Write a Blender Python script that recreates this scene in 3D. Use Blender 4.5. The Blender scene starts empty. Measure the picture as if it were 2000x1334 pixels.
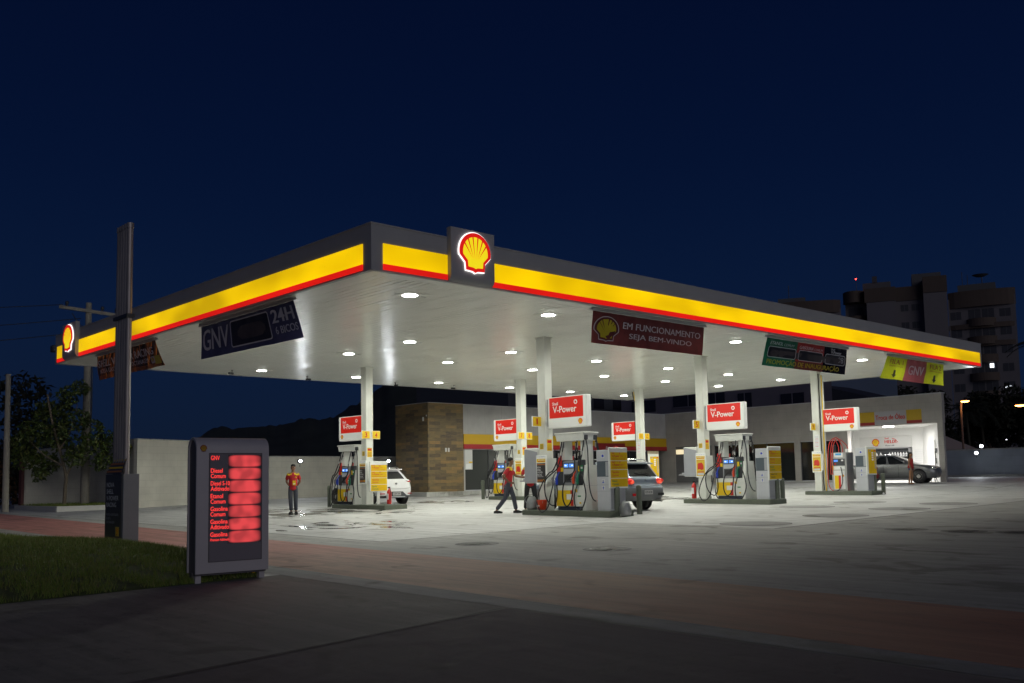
import bpy, math, random
from mathutils import Matrix, Vector, noise as mn
R = math.radians
sin, cos, pi = math.sin, math.cos, math.pi
scene = bpy.context.scene
col = scene.collection
random.seed(7)

# ------------------------------------------------------------------ materials
def mat(name, c, rough=0.6, metal=0.0, em=None, es=0.0, var=0.0, vs=3.0, spec=0.5, bump=0.0, bs=60.0, alpha=None, coat=0.0, stretch=(1, 1, 1)):
    m = bpy.data.materials.new(name); m.use_nodes = True
    nt = m.node_tree; b = nt.nodes['Principled BSDF']
    c4 = (c[0], c[1], c[2], 1)
    b.inputs['Base Color'].default_value = c4
    b.inputs['Roughness'].default_value = rough
    b.inputs['Metallic'].default_value = metal
    b.inputs['Specular IOR Level'].default_value = spec
    b.inputs['Coat Weight'].default_value = coat
    if em:
        b.inputs['Emission Color'].default_value = (em[0], em[1], em[2], 1)
        b.inputs['Emission Strength'].default_value = es
    if var > 0 or bump > 0:
        tc = nt.nodes.new('ShaderNodeTexCoord')
        mp = nt.nodes.new('ShaderNodeMapping'); mp.inputs['Scale'].default_value = stretch
        nt.links.new(tc.outputs['Object'], mp.inputs['Vector'])
    if var > 0:
        n = nt.nodes.new('ShaderNodeTexNoise'); n.inputs['Scale'].default_value = vs
        n.inputs['Detail'].default_value = 6; n.inputs['Roughness'].default_value = 0.65
        nt.links.new(mp.outputs[0], n.inputs['Vector'])
        r = nt.nodes.new('ShaderNodeMapRange')
        r.inputs[1].default_value = 0.3; r.inputs[2].default_value = 0.7
        r.inputs[3].default_value = 1 - var; r.inputs[4].default_value = 1 + var
        nt.links.new(n.outputs['Fac'], r.inputs[0])
        mx = nt.nodes.new('ShaderNodeVectorMath'); mx.operation = 'SCALE'
        mx.inputs[0].default_value = c[:3]
        nt.links.new(r.outputs[0], mx.inputs['Scale'])
        nt.links.new(mx.outputs[0], b.inputs['Base Color'])
    if bump > 0:
        n2 = nt.nodes.new('ShaderNodeTexNoise'); n2.inputs['Scale'].default_value = bs; n2.inputs['Detail'].default_value = 4
        nt.links.new(mp.outputs[0], n2.inputs['Vector'])
        bp = nt.nodes.new('ShaderNodeBump'); bp.inputs['Strength'].default_value = bump; bp.inputs['Distance'].default_value = 0.02
        nt.links.new(n2.outputs['Fac'], bp.inputs['Height'])
        nt.links.new(bp.outputs[0], b.inputs['Normal'])
    return m

def N(nt, t, **kw):
    n = nt.nodes.new(t)
    for k, v in kw.items():
        if k in n.inputs: n.inputs[k].default_value = v
        else: setattr(n, k, v)
    return n

WHITE = mat('white_paint', (.74, .75, .70), .45, var=.05, vs=4)
COLW = mat('column_white', (.74, .75, .69), .4, var=.05, vs=2)
GREY = mat('grey_metal', (.33, .34, .36), .45, var=.06)
LGREY = mat('light_grey_metal', (.47, .48, .51), .45, var=.05)
DGREY = mat('dark_grey_plastic', (.045, .048, .055), .5, var=.1)
BLACK = mat('black_rubber', (.012, .012, .013), .45)
FASC = mat('fascia_grey', (.36, .36, .37), .55, var=.04, vs=1.2)
YEL = mat('yellow_vinyl', (.80, .53, .005), .45, var=.03)
YELB = mat('yellow_panel', (.78, .50, .01), .25, coat=.4)
RED = mat('red_vinyl', (.60, .02, .015), .45)
BLUE = mat('blue_print', (.02, .05, .45), .5)
GREEN = mat('green_print', (.02, .22, .07), .5)
NAVY = mat('navy_base', (.03, .04, .07), .6, var=.1)
STEEL = mat('brushed_steel', (.52, .52, .50), .32, metal=.9, var=.05)
CHROME = mat('chrome', (.8, .8, .8), .15, metal=1)
GALV = mat('galvanised_steel', (.31, .28, .275), .42, metal=.4, var=.25, vs=6, stretch=(1, 1, .15))
OLIVE = mat('olive_green_paint', (.10, .115, .085), .55, var=.12, vs=6)
GLASSD = mat('dark_window_glass', (.012, .014, .016), .06, spec=.8)
SKIN = mat('brown_skin', (.20, .095, .05), .55)
SKIN2 = mat('tan_skin', (.30, .15, .09), .55)
HAIR = mat('black_hair', (.01, .008, .007), .6)
SHIRT = mat('red_shirt', (.50, .018, .025), .75, var=.12, vs=9)
SHIRTY = mat('yellow_yoke', (.75, .55, .01), .75, var=.08, vs=9)
TROU = mat('charcoal_trousers', (.055, .06, .078), .8, var=.15, vs=8)
TROUD = mat('dark_trousers', (.022, .023, .028), .8, var=.15, vs=8)
SHOE = mat('black_shoe', (.01, .01, .01), .5)
PRINTW = mat('white_print', (.8, .8, .8), .5)
INK = mat('dark_ink', (.02, .02, .025), .5)
ORANGE = mat('orange_red_plastic', (.78, .07, .02), .4)
def glow(name, c, s, base=(.02, .02, .02)):
    return mat(name, base, .5, em=c, es=s)
LAMP = glow('lamp_glow', (1, .99, .92), 30)
FLOOD = glow('flood_glow', (.88, .94, 1), 7)
TAIL = mat('lit_tail_lens', (.5, .01, .01), .2, em=(1, .04, .02), es=.28)
TAILC = mat('lit_tail_core', (.6, .05, .03), .2, em=(1, .10, .04), es=.75)
TAILD = mat('red_tail_lens', (.45, .012, .015), .15, coat=.5)
SIGNW = mat('backlit_white', (.78, .79, .75), .35, em=(.92, .95, .86), es=.12)
SIGNR = mat('backlit_red', (.66, .018, .01), .35, em=(1, .03, .01), es=.16)
SODIUM = glow('sodium_glow', (1, .30, .06), 22)

def strip_mat(name, c, s, var, vs, base):
    m = bpy.data.materials.new(name); m.use_nodes = True; nt = m.node_tree; b = nt.nodes['Principled BSDF']
    b.inputs['Base Color'].default_value = (*base, 1); b.inputs['Roughness'].default_value = .35
    tc = N(nt, 'ShaderNodeTexCoord'); mp = N(nt, 'ShaderNodeMapping'); mp.inputs['Scale'].default_value = (1, 1, 2.2)
    nt.links.new(tc.outputs['Object'], mp.inputs[0])
    n = N(nt, 'ShaderNodeTexNoise', Scale=vs, Detail=2.0); nt.links.new(mp.outputs[0], n.inputs['Vector'])
    r = N(nt, 'ShaderNodeMapRange'); r.inputs[1].default_value = .36; r.inputs[2].default_value = .62; r.inputs[3].default_value = s * (1 - var); r.inputs[4].default_value = s
    nt.links.new(n.outputs['Fac'], r.inputs[0])
    b.inputs['Emission Color'].default_value = (*c, 1); nt.links.new(r.outputs[0], b.inputs['Emission Strength'])
    return m
BANDY = strip_mat('backlit_yellow_band', (1, .63, .0), 1.02, .46, .30, (.7, .4, .0))
BANDR = strip_mat('backlit_red_band', (.84, .012, .006), .9, .2, .4, (.5, .01, .01))
LOGOY = mat('backlit_logo_yellow', (.7, .6, .02), .35, em=(.88, .70, .01), es=.92)
LOGOR = mat('backlit_logo_red', (.5, .01, .01), .35, em=(.74, .012, .008), es=.8)
LOGOW = mat('backlit_logo_edge', (.8, .8, .8), .35, em=(1, .95, .92), es=1.5)

# ---- concrete, tiles, stone ----
def concrete(name, c, dark, rough=.62, wet=False, rs=1.0, streak=(1, 1, 1), spots=True, y_tint=None):
    # dirt: list of (y, colour) stops: colour multiplied in along the length of the strip
    m = bpy.data.materials.new(name); m.use_nodes = True; nt = m.node_tree; b = nt.nodes['Principled BSDF']; L = nt.links.new
    tc = N(nt, 'ShaderNodeTexCoord')
    mp = N(nt, 'ShaderNodeMapping'); mp.inputs['Scale'].default_value = streak; L(tc.outputs['Object'], mp.inputs[0])
    n1 = N(nt, 'ShaderNodeTexNoise', Scale=.35 * rs, Detail=8.0, Roughness=.62); L(mp.outputs[0], n1.inputs['Vector'])
    n2 = N(nt, 'ShaderNodeTexNoise', Scale=5.0 * rs, Detail=8.0, Roughness=.7); L(mp.outputs[0], n2.inputs['Vector'])
    n3 = N(nt, 'ShaderNodeTexNoise', Scale=45.0, Detail=4.0); L(tc.outputs['Object'], n3.inputs['Vector'])
    a = N(nt, 'ShaderNodeMath', operation='MULTIPLY_ADD'); L(n1.outputs['Fac'], a.inputs[0]); a.inputs[1].default_value = .6
    L(n2.outputs['Fac'], a.inputs[2])
    a2 = N(nt, 'ShaderNodeMath', operation='MULTIPLY_ADD'); L(n3.outputs['Fac'], a2.inputs[0]); a2.inputs[1].default_value = .34; L(a.outputs[0], a2.inputs[2])
    cr = N(nt, 'ShaderNodeValToRGB'); e = cr.color_ramp.elements
    e[0].position = .72; e[0].color = (*dark, 1); e[1].position = 1.08; e[1].color = (*c, 1)
    mid = cr.color_ramp.elements.new(.87); mid.color = tuple(dark[i] * .25 + c[i] * .75 for i in range(3)) + (1,)
    L(a2.outputs[0], cr.inputs[0])
    out = cr.outputs[0]
    if y_tint:
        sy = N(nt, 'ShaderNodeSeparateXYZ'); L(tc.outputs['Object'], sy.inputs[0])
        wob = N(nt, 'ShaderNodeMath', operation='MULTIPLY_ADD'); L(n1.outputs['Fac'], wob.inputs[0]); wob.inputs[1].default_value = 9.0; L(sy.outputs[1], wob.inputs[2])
        my = N(nt, 'ShaderNodeMapRange'); y0, y1 = y_tint[0][0], y_tint[-1][0]; my.inputs[1].default_value = y0 + 4.5; my.inputs[2].default_value = y1 + 4.5; L(wob.outputs[0], my.inputs[0])
        dr = N(nt, 'ShaderNodeValToRGB'); el = dr.color_ramp.elements; el[0].position = 0; el[0].color = (*y_tint[0][1], 1); el[1].position = 1; el[1].color = (*y_tint[-1][1], 1)
        for yy_, cc_ in y_tint[1:-1]:
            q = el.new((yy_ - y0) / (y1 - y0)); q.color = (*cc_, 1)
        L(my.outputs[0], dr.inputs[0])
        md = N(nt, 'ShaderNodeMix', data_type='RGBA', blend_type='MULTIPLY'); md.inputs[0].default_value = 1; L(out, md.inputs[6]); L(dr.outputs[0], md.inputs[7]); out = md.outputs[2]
    # tyre-dragged streaks
    ms_ = N(nt, 'ShaderNodeMapping'); ms_.inputs['Rotation'].default_value = (0, 0, .35); ms_.inputs['Scale'].default_value = (5.5, .35, 1); L(tc.outputs['Object'], ms_.inputs[0])
    ns_ = N(nt, 'ShaderNodeTexNoise', Scale=1.0, Detail=6.0, Roughness=.6, Distortion=.5); L(ms_.outputs[0], ns_.inputs['Vector'])
    rs_ = N(nt, 'ShaderNodeMapRange'); rs_.inputs[1].default_value = .30; rs_.inputs[2].default_value = .66; rs_.inputs[3].default_value = .74; rs_.inputs[4].default_value = 1.10; L(ns_.outputs['Fac'], rs_.inputs[0])
    vs_ = N(nt, 'ShaderNodeVectorMath', operation='SCALE'); L(out, vs_.inputs[0]); L(rs_.outputs[0], vs_.inputs['Scale']); out = vs_.outputs[0]
    # fine dark stains
    if spots:
        v = N(nt, 'ShaderNodeTexNoise', Scale=1.1, Detail=3.0, Roughness=.5, Distortion=.6)
        mp2 = N(nt, 'ShaderNodeMapping'); mp2.inputs['Scale'].default_value = (1.0, .8, 1); mp2.inputs['Location'].default_value = (3, 8, 0)
        L(tc.outputs['Object'], mp2.inputs[0]); L(mp2.outputs[0], v.inputs['Vector'])
        sr = N(nt, 'ShaderNodeMapRange'); sr.inputs[1].default_value = .60; sr.inputs[2].default_value = .68; L(v.outputs['Fac'], sr.inputs[0])
        mx = N(nt, 'ShaderNodeMix', data_type='RGBA', blend_type='MULTIPLY'); L(out, mx.inputs[6]); mx.inputs[7].default_value = (.62, .61, .58, 1)
        L(sr.outputs[0], mx.inputs[0]); out = mx.outputs[2]
    rr = N(nt, 'ShaderNodeMapRange'); rr.inputs[1].default_value = .4; rr.inputs[2].default_value = 1.1; rr.inputs[3].default_value = rough - .12; rr.inputs[4].default_value = rough + .14
    L(a2.outputs[0], rr.inputs[0]); rout = rr.outputs[0]
    if wet:
        # wet puddles where the attendants have hosed the slab: blotches inside two broad zones
        sep = N(nt, 'ShaderNodeSeparateXYZ'); L(tc.outputs['Object'], sep.inputs[0])
        zones = []
        for (cx, cy, rx, ry) in ((7.5, 14.0, 6.0, 7.0), (13.0, 17.0, 5.0, 3.5), (20.5, 9.5, 4.5, 4.0), (3.5, 6.5, 3.0, 4.0), (26, 20, 9, 4), (52, 4, 4, 14)):
            dx = N(nt, 'ShaderNodeMath', operation='MULTIPLY_ADD'); L(sep.outputs[0], dx.inputs[0]); dx.inputs[1].default_value = 1 / rx; dx.inputs[2].default_value = -cx / rx
            dy = N(nt, 'ShaderNodeMath', operation='MULTIPLY_ADD'); L(sep.outputs[1], dy.inputs[0]); dy.inputs[1].default_value = 1 / ry; dy.inputs[2].default_value = -cy / ry
            cv = N(nt, 'ShaderNodeCombineXYZ'); L(dx.outputs[0], cv.inputs[0]); L(dy.outputs[0], cv.inputs[1])
            ln = N(nt, 'ShaderNodeVectorMath', operation='LENGTH'); L(cv.outputs[0], ln.inputs[0])
            z = N(nt, 'ShaderNodeMapRange'); z.inputs[1].default_value = 1.0; z.inputs[2].default_value = .35; z.inputs[3].default_value = 0; z.inputs[4].default_value = 1
            L(ln.outputs['Value'], z.inputs[0]); zones.append(z.outputs[0])
        cur = zones[0]
        for z in zones[1:]:
            mm = N(nt, 'ShaderNodeMath', operation='MAXIMUM'); L(cur, mm.inputs[0]); L(z, mm.inputs[1]); cur = mm.outputs[0]
        w = N(nt, 'ShaderNodeTexNoise', Scale=.75, Detail=5.0, Roughness=.55, Distortion=1.2)
        mp3 = N(nt, 'ShaderNodeMapping'); mp3.inputs['Scale'].default_value = (1.0, .7, 1); mp3.inputs['Rotation'].default_value = (0, 0, .5)
        L(tc.outputs['Object'], mp3.inputs[0]); L(mp3.outputs[0], w.inputs['Vector'])
        wm = N(nt, 'ShaderNodeMath', operation='MULTIPLY_ADD'); L(cur, wm.inputs[0]); wm.inputs[1].default_value = .26; L(w.outputs['Fac'], wm.inputs[2])
        th = N(nt, 'ShaderNodeMapRange'); th.inputs[1].default_value = .735; th.inputs[2].default_value = .775; L(wm.outputs[0], th.inputs[0])
        damp = N(nt, 'ShaderNodeMapRange'); damp.inputs[1].default_value = .56; damp.inputs[2].default_value = .74; damp.inputs[4].default_value = .45; L(wm.outputs[0], damp.inputs[0])
        mm = N(nt, 'ShaderNodeMath', operation='MAXIMUM'); L(th.outputs[0], mm.inputs[0]); L(damp.outputs[0], mm.inputs[1])
        mx = N(nt, 'ShaderNodeMix', data_type='RGBA', blend_type='MULTIPLY'); L(out, mx.inputs[6]); mx.inputs[7].default_value = (.32, .31, .29, 1); L(th.outputs[0], mx.inputs[0]); out = mx.outputs[2]
        mr = N(nt, 'ShaderNodeMix', data_type='FLOAT'); L(mm.outputs[0], mr.inputs[0]); L(rout, mr.inputs[2]); mr.inputs[3].default_value = .10; rout = mr.outputs[0]
    L(out, b.inputs['Base Color']); L(rout, b.inputs['Roughness'])
    bp = N(nt, 'ShaderNodeBump'); bp.inputs['Strength'].default_value = .18; bp.inputs['Distance'].default_value = .012
    L(n2.outputs['Fac'], bp.inputs['Height']); L(bp.outputs[0], b.inputs['Normal'])
    return m
CONC = concrete('pale_concrete', (.62, .62, .60), (.40, .40, .385), .55, wet=True, streak=(1, .55, 1))
APRON = concrete('apron_concrete', (.50, .50, .475), (.29, .29, .28), .7, streak=(1, .6, 1), y_tint=[(-16, (.40, .40, .41)), (-9, (.62, .62, .61)), (-5.5, (.92, .92, .90)), (-1, (1.02, 1.02, 1.0)), (3, (1.08, 1.08, 1.06))])
CONCG = concrete('grey_concrete', (.46, .465, .44), (.26, .26, .25), .7, y_tint=[(-14, (.42, .42, .44)), (-7, (.50, .50, .51)), (-3, (.9, .9, .9)), (2, (1, 1, 1))])
LIDC = concrete('lid_face', (.40, .40, .385), (.27, .27, .26), .75)
REDC = concrete('red_dyed_concrete', (.68, .68, .68), (.42, .42, .42), .7, streak=(1, .45, 1), y_tint=[(-15, (.36, .11, .07)), (-11, (.54, .27, .17)), (-7, (.86, .61, .41)), (-3.5, (.94, .66, .50)), (1, (.94, .51, .43)), (14, (.88, .39, .34))])
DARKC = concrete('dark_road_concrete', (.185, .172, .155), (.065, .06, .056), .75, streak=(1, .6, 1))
KERB = concrete('kerb_concrete', (.45, .45, .42), (.3, .3, .28), .75)
PALEW = mat('pale_render', (.52, .51, .47), .7, var=.06, vs=1.5)

def tiles(name, c1, c2, mortar, bw, bh, rough=.4, ms=.008, grain=0.0, offset=.5, stone=False):
    m = bpy.data.materials.new(name); m.use_nodes = True; nt = m.node_tree; b = nt.nodes['Principled BSDF']; L = nt.links.new
    tc = N(nt, 'ShaderNodeTexCoord'); sep = N(nt, 'ShaderNodeSeparateXYZ'); L(tc.outputs['Object'], sep.inputs[0])
    s = N(nt, 'ShaderNodeMath', operation='ADD'); L(sep.outputs[0], s.inputs[0]); L(sep.outputs[1], s.inputs[1])
    cv = N(nt, 'ShaderNodeCombineXYZ'); L(s.outputs[0], cv.inputs[0]); L(sep.outputs[2], cv.inputs[1])
    bk = N(nt, 'ShaderNodeTexBrick'); bk.offset = offset; bk.inputs['Scale'].default_value = 1
    bk.inputs['Brick Width'].default_value = bw; bk.inputs['Row Height'].default_value = bh; bk.inputs['Mortar Size'].default_value = ms
    bk.inputs['Mortar Smooth'].default_value = .1; bk.inputs['Bias'].default_value = 0
    L(cv.outputs[0], bk.inputs['Vector'])
    if stone:
        bk.inputs['Color1'].default_value = (0, 0, 0, 1); bk.inputs['Color2'].default_value = (1, 1, 1, 1); bk.inputs['Mortar'].default_value = (.3, .3, .3, 1)
        mp = N(nt, 'ShaderNodeMapping'); mp.inputs['Scale'].default_value = (1.2, 1.2, 7); L(tc.outputs['Object'], mp.inputs[0])
        n = N(nt, 'ShaderNodeTexNoise', Scale=2.2, Detail=7.0, Roughness=.7); L(mp.outputs[0], n.inputs['Vector'])
        a = N(nt, 'ShaderNodeMath', operation='MULTIPLY_ADD'); L(bk.outputs['Color'], a.inputs[0]); a.inputs[1].default_value = .55
        a1 = N(nt, 'ShaderNodeMath', operation='MULTIPLY_ADD'); L(n.outputs['Fac'], a1.inputs[0]); a1.inputs[1].default_value = .9; a1.inputs[2].default_value = -.2
        L(a1.outputs[0], a.inputs[2])
        cr = N(nt, 'ShaderNodeValToRGB'); el = cr.color_ramp.elements
        el[0].position = .1; el[0].color = (.055, .045, .035, 1); el[1].position = .95; el[1].color = (.36, .20, .06, 1)
        for p, cc in ((.35, (.12, .085, .045, 1)), (.55, (.17, .125, .055, 1)), (.75, (.24, .15, .055, 1))):
            q = el.new(p); q.color = cc
        L(a.outputs[0], cr.inputs[0]); L(cr.outputs[0], b.inputs['Base Color'])
        bp = N(nt, 'ShaderNodeBump'); bp.inputs['Strength'].default_value = .3; bp.inputs['Distance'].default_value = .02; L(n.outputs['Fac'], bp.inputs['Height']); L(bp.outputs[0], b.inputs['Normal'])
    else:
        bk.inputs['Color1'].default_value = (*c1, 1); bk.inputs['Color2'].default_value = (*c2, 1); bk.inputs['Mortar'].default_value = (*mortar, 1)
        n = N(nt, 'ShaderNodeTexNoise', Scale=1.3, Detail=6.0); L(tc.outputs['Object'], n.inputs['Vector'])
        r = N(nt, 'ShaderNodeMapRange'); r.inputs[1].default_value = .3; r.inputs[2].default_value = .7; r.inputs[3].default_value = .88; r.inputs[4].default_value = 1.08; L(n.outputs['Fac'], r.inputs[0])
        sc = N(nt, 'ShaderNodeVectorMath', operation='SCALE'); L(bk.outputs['Color'], sc.inputs[0]); L(r.outputs[0], sc.inputs['Scale'])
        L(sc.outputs[0], b.inputs['Base Color'])
    b.inputs['Roughness'].default_value = rough
    return m
TILEW = tiles('cream_wall_tile', (.60, .58, .50), (.585, .565, .49), (.49, .475, .41), .55, .30, ms=.007)
TILEG = tiles('grey_wall_tile', (.42, .395, .36), (.41, .385, .35), (.33, .31, .285), .9, .45, ms=.006)
TILEB = tiles('store_panel', (.42, .41, .40), (.41, .40, .39), (.30, .30, .29), 1.2, 3.0, offset=0)
STONE = tiles('brown_stone_tile', None, None, None, .72, .165, .5, ms=.005, stone=True)

# ------------------------------------------------------------------ mesh builder
TXT = {}
def text_geo(s, bold=0.0, shear=0.0):
    k = (s, bold, shear)
    if k not in TXT:
        cu = bpy.data.curves.new('tmp_text', 'FONT'); cu.body = s; cu.size = 1; cu.offset = bold; cu.shear = shear; cu.resolution_u = 3
        o = bpy.data.objects.new('tmp_text', cu); col.objects.link(o)
        dg = bpy.context.evaluated_depsgraph_get(); dg.update()
        me = bpy.data.meshes.new_from_object(o.evaluated_get(dg))
        vs = [tuple(v.co) for v in me.vertices]; fs = [tuple(p.vertices) for p in me.polygons]
        bpy.data.objects.remove(o); bpy.data.curves.remove(cu); bpy.data.meshes.remove(me)
        xs = [v[0] for v in vs]; ys = [v[1] for v in vs]
        TXT[k] = (vs, fs, min(xs), max(xs), min(ys), max(ys))
    return TXT[k]

class MB:
    def __init__(s): s.v = []; s.f = []; s.fm = []; s.sm = []; s.mats = []; s.M = Matrix.Identity(4); s.warp = None
    def mi(s, m):
        if m not in s.mats: s.mats.append(m)
        return s.mats.index(m)
    def add(s, vs, fs, m, smooth=False):
        b = len(s.v)
        for p in vs:
            p = Vector(p)
            if s.warp: p = Vector(s.warp(p))
            s.v.append(tuple(s.M @ p))
        i = s.mi(m)
        for f in fs: s.f.append(tuple(b + k for k in f)); s.fm.append(i); s.sm.append(smooth)
        return s
    def box(s, x0, x1, y0, y1, z0, z1, m, c=0.0):
        if x0 > x1: x0, x1 = x1, x0
        if y0 > y1: y0, y1 = y1, y0
        if z0 > z1: z0, z1 = z1, z0
        if c <= 0:
            vs = [(x, y, z) for x in (x0, x1) for y in (y0, y1) for z in (z0, z1)]
            return s.add(vs, [(0, 1, 3, 2), (4, 6, 7, 5), (0, 4, 5, 1), (2, 3, 7, 6), (0, 2, 6, 4), (1, 5, 7, 3)], m)
        c = min(c, (x1 - x0) * .45, (y1 - y0) * .45, (z1 - z0) * .45)
        vs = []; idx = {}
        for ix, x in enumerate((x0, x1)):
            for iy, y in enumerate((y0, y1)):
                for iz, z in enumerate((z0, z1)):
                    sx, sy, sz = (c, -c)[ix], (c, -c)[iy], (c, -c)[iz]
                    idx[ix, iy, iz] = len(vs)
                    vs += [(x, y + sy, z + sz), (x + sx, y, z + sz), (x + sx, y + sy, z)]
        fs = []
        def q(k, a): return idx[k] + a
        for a in range(3):
            for sd in (0, 1):
                o = [(0, 0), (0, 1), (1, 1), (1, 0)]
                ks = []
                for (i, j) in o:
                    k = [0, 0, 0]; k[a] = sd; k[(a + 1) % 3] = i; k[(a + 2) % 3] = j; ks.append(q(tuple(k), a))
                fs.append(tuple(ks if sd == 0 else ks[::-1]))
        for a in range(3):
            b_, c_ = (a + 1) % 3, (a + 2) % 3
            for i in (0, 1):
                for j in (0, 1):
                    k0 = [0, 0, 0]; k0[a] = 0; k0[b_] = i; k0[c_] = j; k1 = list(k0); k1[a] = 1
                    k0, k1 = tuple(k0), tuple(k1)
                    fs.append((q(k0, b_), q(k1, b_), q(k1, c_), q(k0, c_)) if (i ^ j) else (q(k0, b_), q(k0, c_), q(k1, c_), q(k1, b_)))
        for k, b0 in idx.items():
            fs.append((b0, b0 + 1, b0 + 2) if sum(k) % 2 else (b0, b0 + 2, b0 + 1))
        return s.add(vs, fs, m)
    def cyl(s, p0, p1, r0, m, r1=None, n=16, caps=True, smooth=True):
        r1 = r0 if r1 is None else r1
        p0, p1 = Vector(p0), Vector(p1); d = (p1 - p0).normalized()
        a = d.orthogonal().normalized(); b = d.cross(a)
        vs = [tuple(p + (a * cos(2 * pi * i / n) + b * sin(2 * pi * i / n)) * r) for p, r in ((p0, r0), (p1, r1)) for i in range(n)]
        s.add(vs, [(i, (i + 1) % n, n + (i + 1) % n, n + i) for i in range(n)], m, smooth)
        if caps: s.add(vs, [tuple(range(n))[::-1], tuple(range(n, 2 * n))], m)
        return s
    def tube(s, pts, r, m, n=8, sub=5, r1=None, closed=False):
        P = [Vector(p) for p in pts]
        if sub > 1 and len(P) > 2:
            Q = []
            for i in range(len(P) - 1):
                a, b, c, d = P[max(i - 1, 0)], P[i], P[i + 1], P[min(i + 2, len(P) - 1)]
                for k in range(sub):
                    t = k / sub
                    Q.append(.5 * ((2 * b) + (c - a) * t + (2 * a - 5 * b + 4 * c - d) * t * t + (3 * b - a - 3 * c + d) * t ** 3))
            Q.append(P[-1]); P = Q
        vs = []; up = None
        for i, p in enumerate(P):
            t = (P[min(i + 1, len(P) - 1)] - P[max(i - 1, 0)])
            if t.length < 1e-9: t = Vector((0, 0, 1))
            t.normalize()
            if up is None: up = t.orthogonal().normalized()
            up = (up - t * up.dot(t))
            if up.length < 1e-6: up = t.orthogonal()
            up.normalize(); w = t.cross(up)
            rr = r if r1 is None else r + (r1 - r) * i / (len(P) - 1)
            vs += [tuple(p + (up * cos(2 * pi * k / n) + w * sin(2 * pi * k / n)) * rr) for k in range(n)]
        L = len(P)
        fs = [(i * n + k, i * n + (k + 1) % n, (i + 1) * n + (k + 1) % n, (i + 1) * n + k) for i in range(L - 1) for k in range(n)]
        s.add(vs, fs, m, True)
        s.add(vs, [tuple(range(n))[::-1], tuple(range((L - 1) * n, L * n))], m)
        return s
    def prism(s, poly, y0, y1, m, ms=None):
        """poly of (x,z), extruded along y from y0 (front) to y1 (back)"""
        n = len(poly); vs = [(x, y0, z) for x, z in poly] + [(x, y1, z) for x, z in poly]
        A = sum(poly[i][0] * poly[(i + 1) % n][1] - poly[(i + 1) % n][0] * poly[i][1] for i in range(n))
        fr = tuple(range(n)); bk = tuple(range(n, 2 * n))[::-1]
        sd = [(i, n + i, n + (i + 1) % n, (i + 1) % n) for i in range(n)]
        if A < 0: fr, bk, sd = fr[::-1], bk[::-1], [f[::-1] for f in sd]
        s.add(vs, [fr, bk], m); s.add(vs, sd, ms or m)
        return s
    def flat(s, poly, y, m):
        return s.add([(x, y, z) for x, z in poly], [tuple(range(len(poly)))], m)
    def rect(s, x0, x1, z0, z1, y, m): return s.flat([(x0, z0), (x1, z0), (x1, z1), (x0, z1)], y, m)
    def lathe(s, prof, m, c=(0, 0, 0), n=20, axis='z', smooth=True):
        vs = []
        for r, h in prof:
            for i in range(n):
                a = 2 * pi * i / n
                p = (r * cos(a), r * sin(a), h)
                if axis == 'x': p = (h, r * cos(a), r * sin(a))
                if axis == 'y': p = (r * sin(a), h, r * cos(a))
                vs.append((p[0] + c[0], p[1] + c[1], p[2] + c[2]))
        L = len(prof)
        s.add(vs, [(i * n + k, i * n + (k + 1) % n, (i + 1) * n + (k + 1) % n, (i + 1) * n + k) for i in range(L - 1) for k in range(n)], m, smooth)
        return s
    def ell(s, c, r, m, nu=14, nv=9):
        prof = [(sin(pi * j / nv), -cos(pi * j / nv)) for j in range(nv + 1)]
        vs = [(c[0] + r[0] * p * cos(2 * pi * i / nu), c[1] + r[1] * p * sin(2 * pi * i / nu), c[2] + r[2] * h) for p, h in prof for i in range(nu)]
        s.add(vs, [(j * nu + k, j * nu + (k + 1) % nu, (j + 1) * nu + (k + 1) % nu, (j + 1) * nu + k) for j in range(nv) for k in range(nu)], m, True)
        return s
    def text(s, t, x, z, h, m, y=0.0, w=None, al='l', bold=.0, shear=0.0, ref=None):
        """lettering in the x-z plane facing -y; x,z = lower left (or centre/right) corner, h = height"""
        ob = bold; bold = 0.0 if any(c in t for c in 'MNWÃÇ') else min(bold, .008)
        vs, fs, a0, a1, b0, b1 = text_geo(t, bold, shear)
        if ref: _, _, _, _, b0, b1 = text_geo(ref, bold, shear)
        k = h / (b1 - b0); kx = k if w is None else w / (a1 - a0)
        W = kx * (a1 - a0); ox = x - {'l': 0, 'c': W / 2, 'r': W}[al]
        dx = ob * .75
        for q, e in enumerate((-dx, 0, dx) if dx > .004 else (0,)):
            s.add([(ox + (v[0] - a0 + e) * kx, y - q * .0003, z + (v[1] - b0) * k) for v in vs], fs, m)
        return s
    def build(s, name, parent=None):
        me = bpy.data.meshes.new(name); me.from_pydata(s.v, [], s.f)
        for m in s.mats: me.materials.append(m)
        me.polygons.foreach_set('material_index', s.fm); me.polygons.foreach_set('use_smooth', s.sm); me.update()
        o = bpy.data.objects.new(name, me); col.objects.link(o)
        if parent: o.parent = parent
        return o

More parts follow.
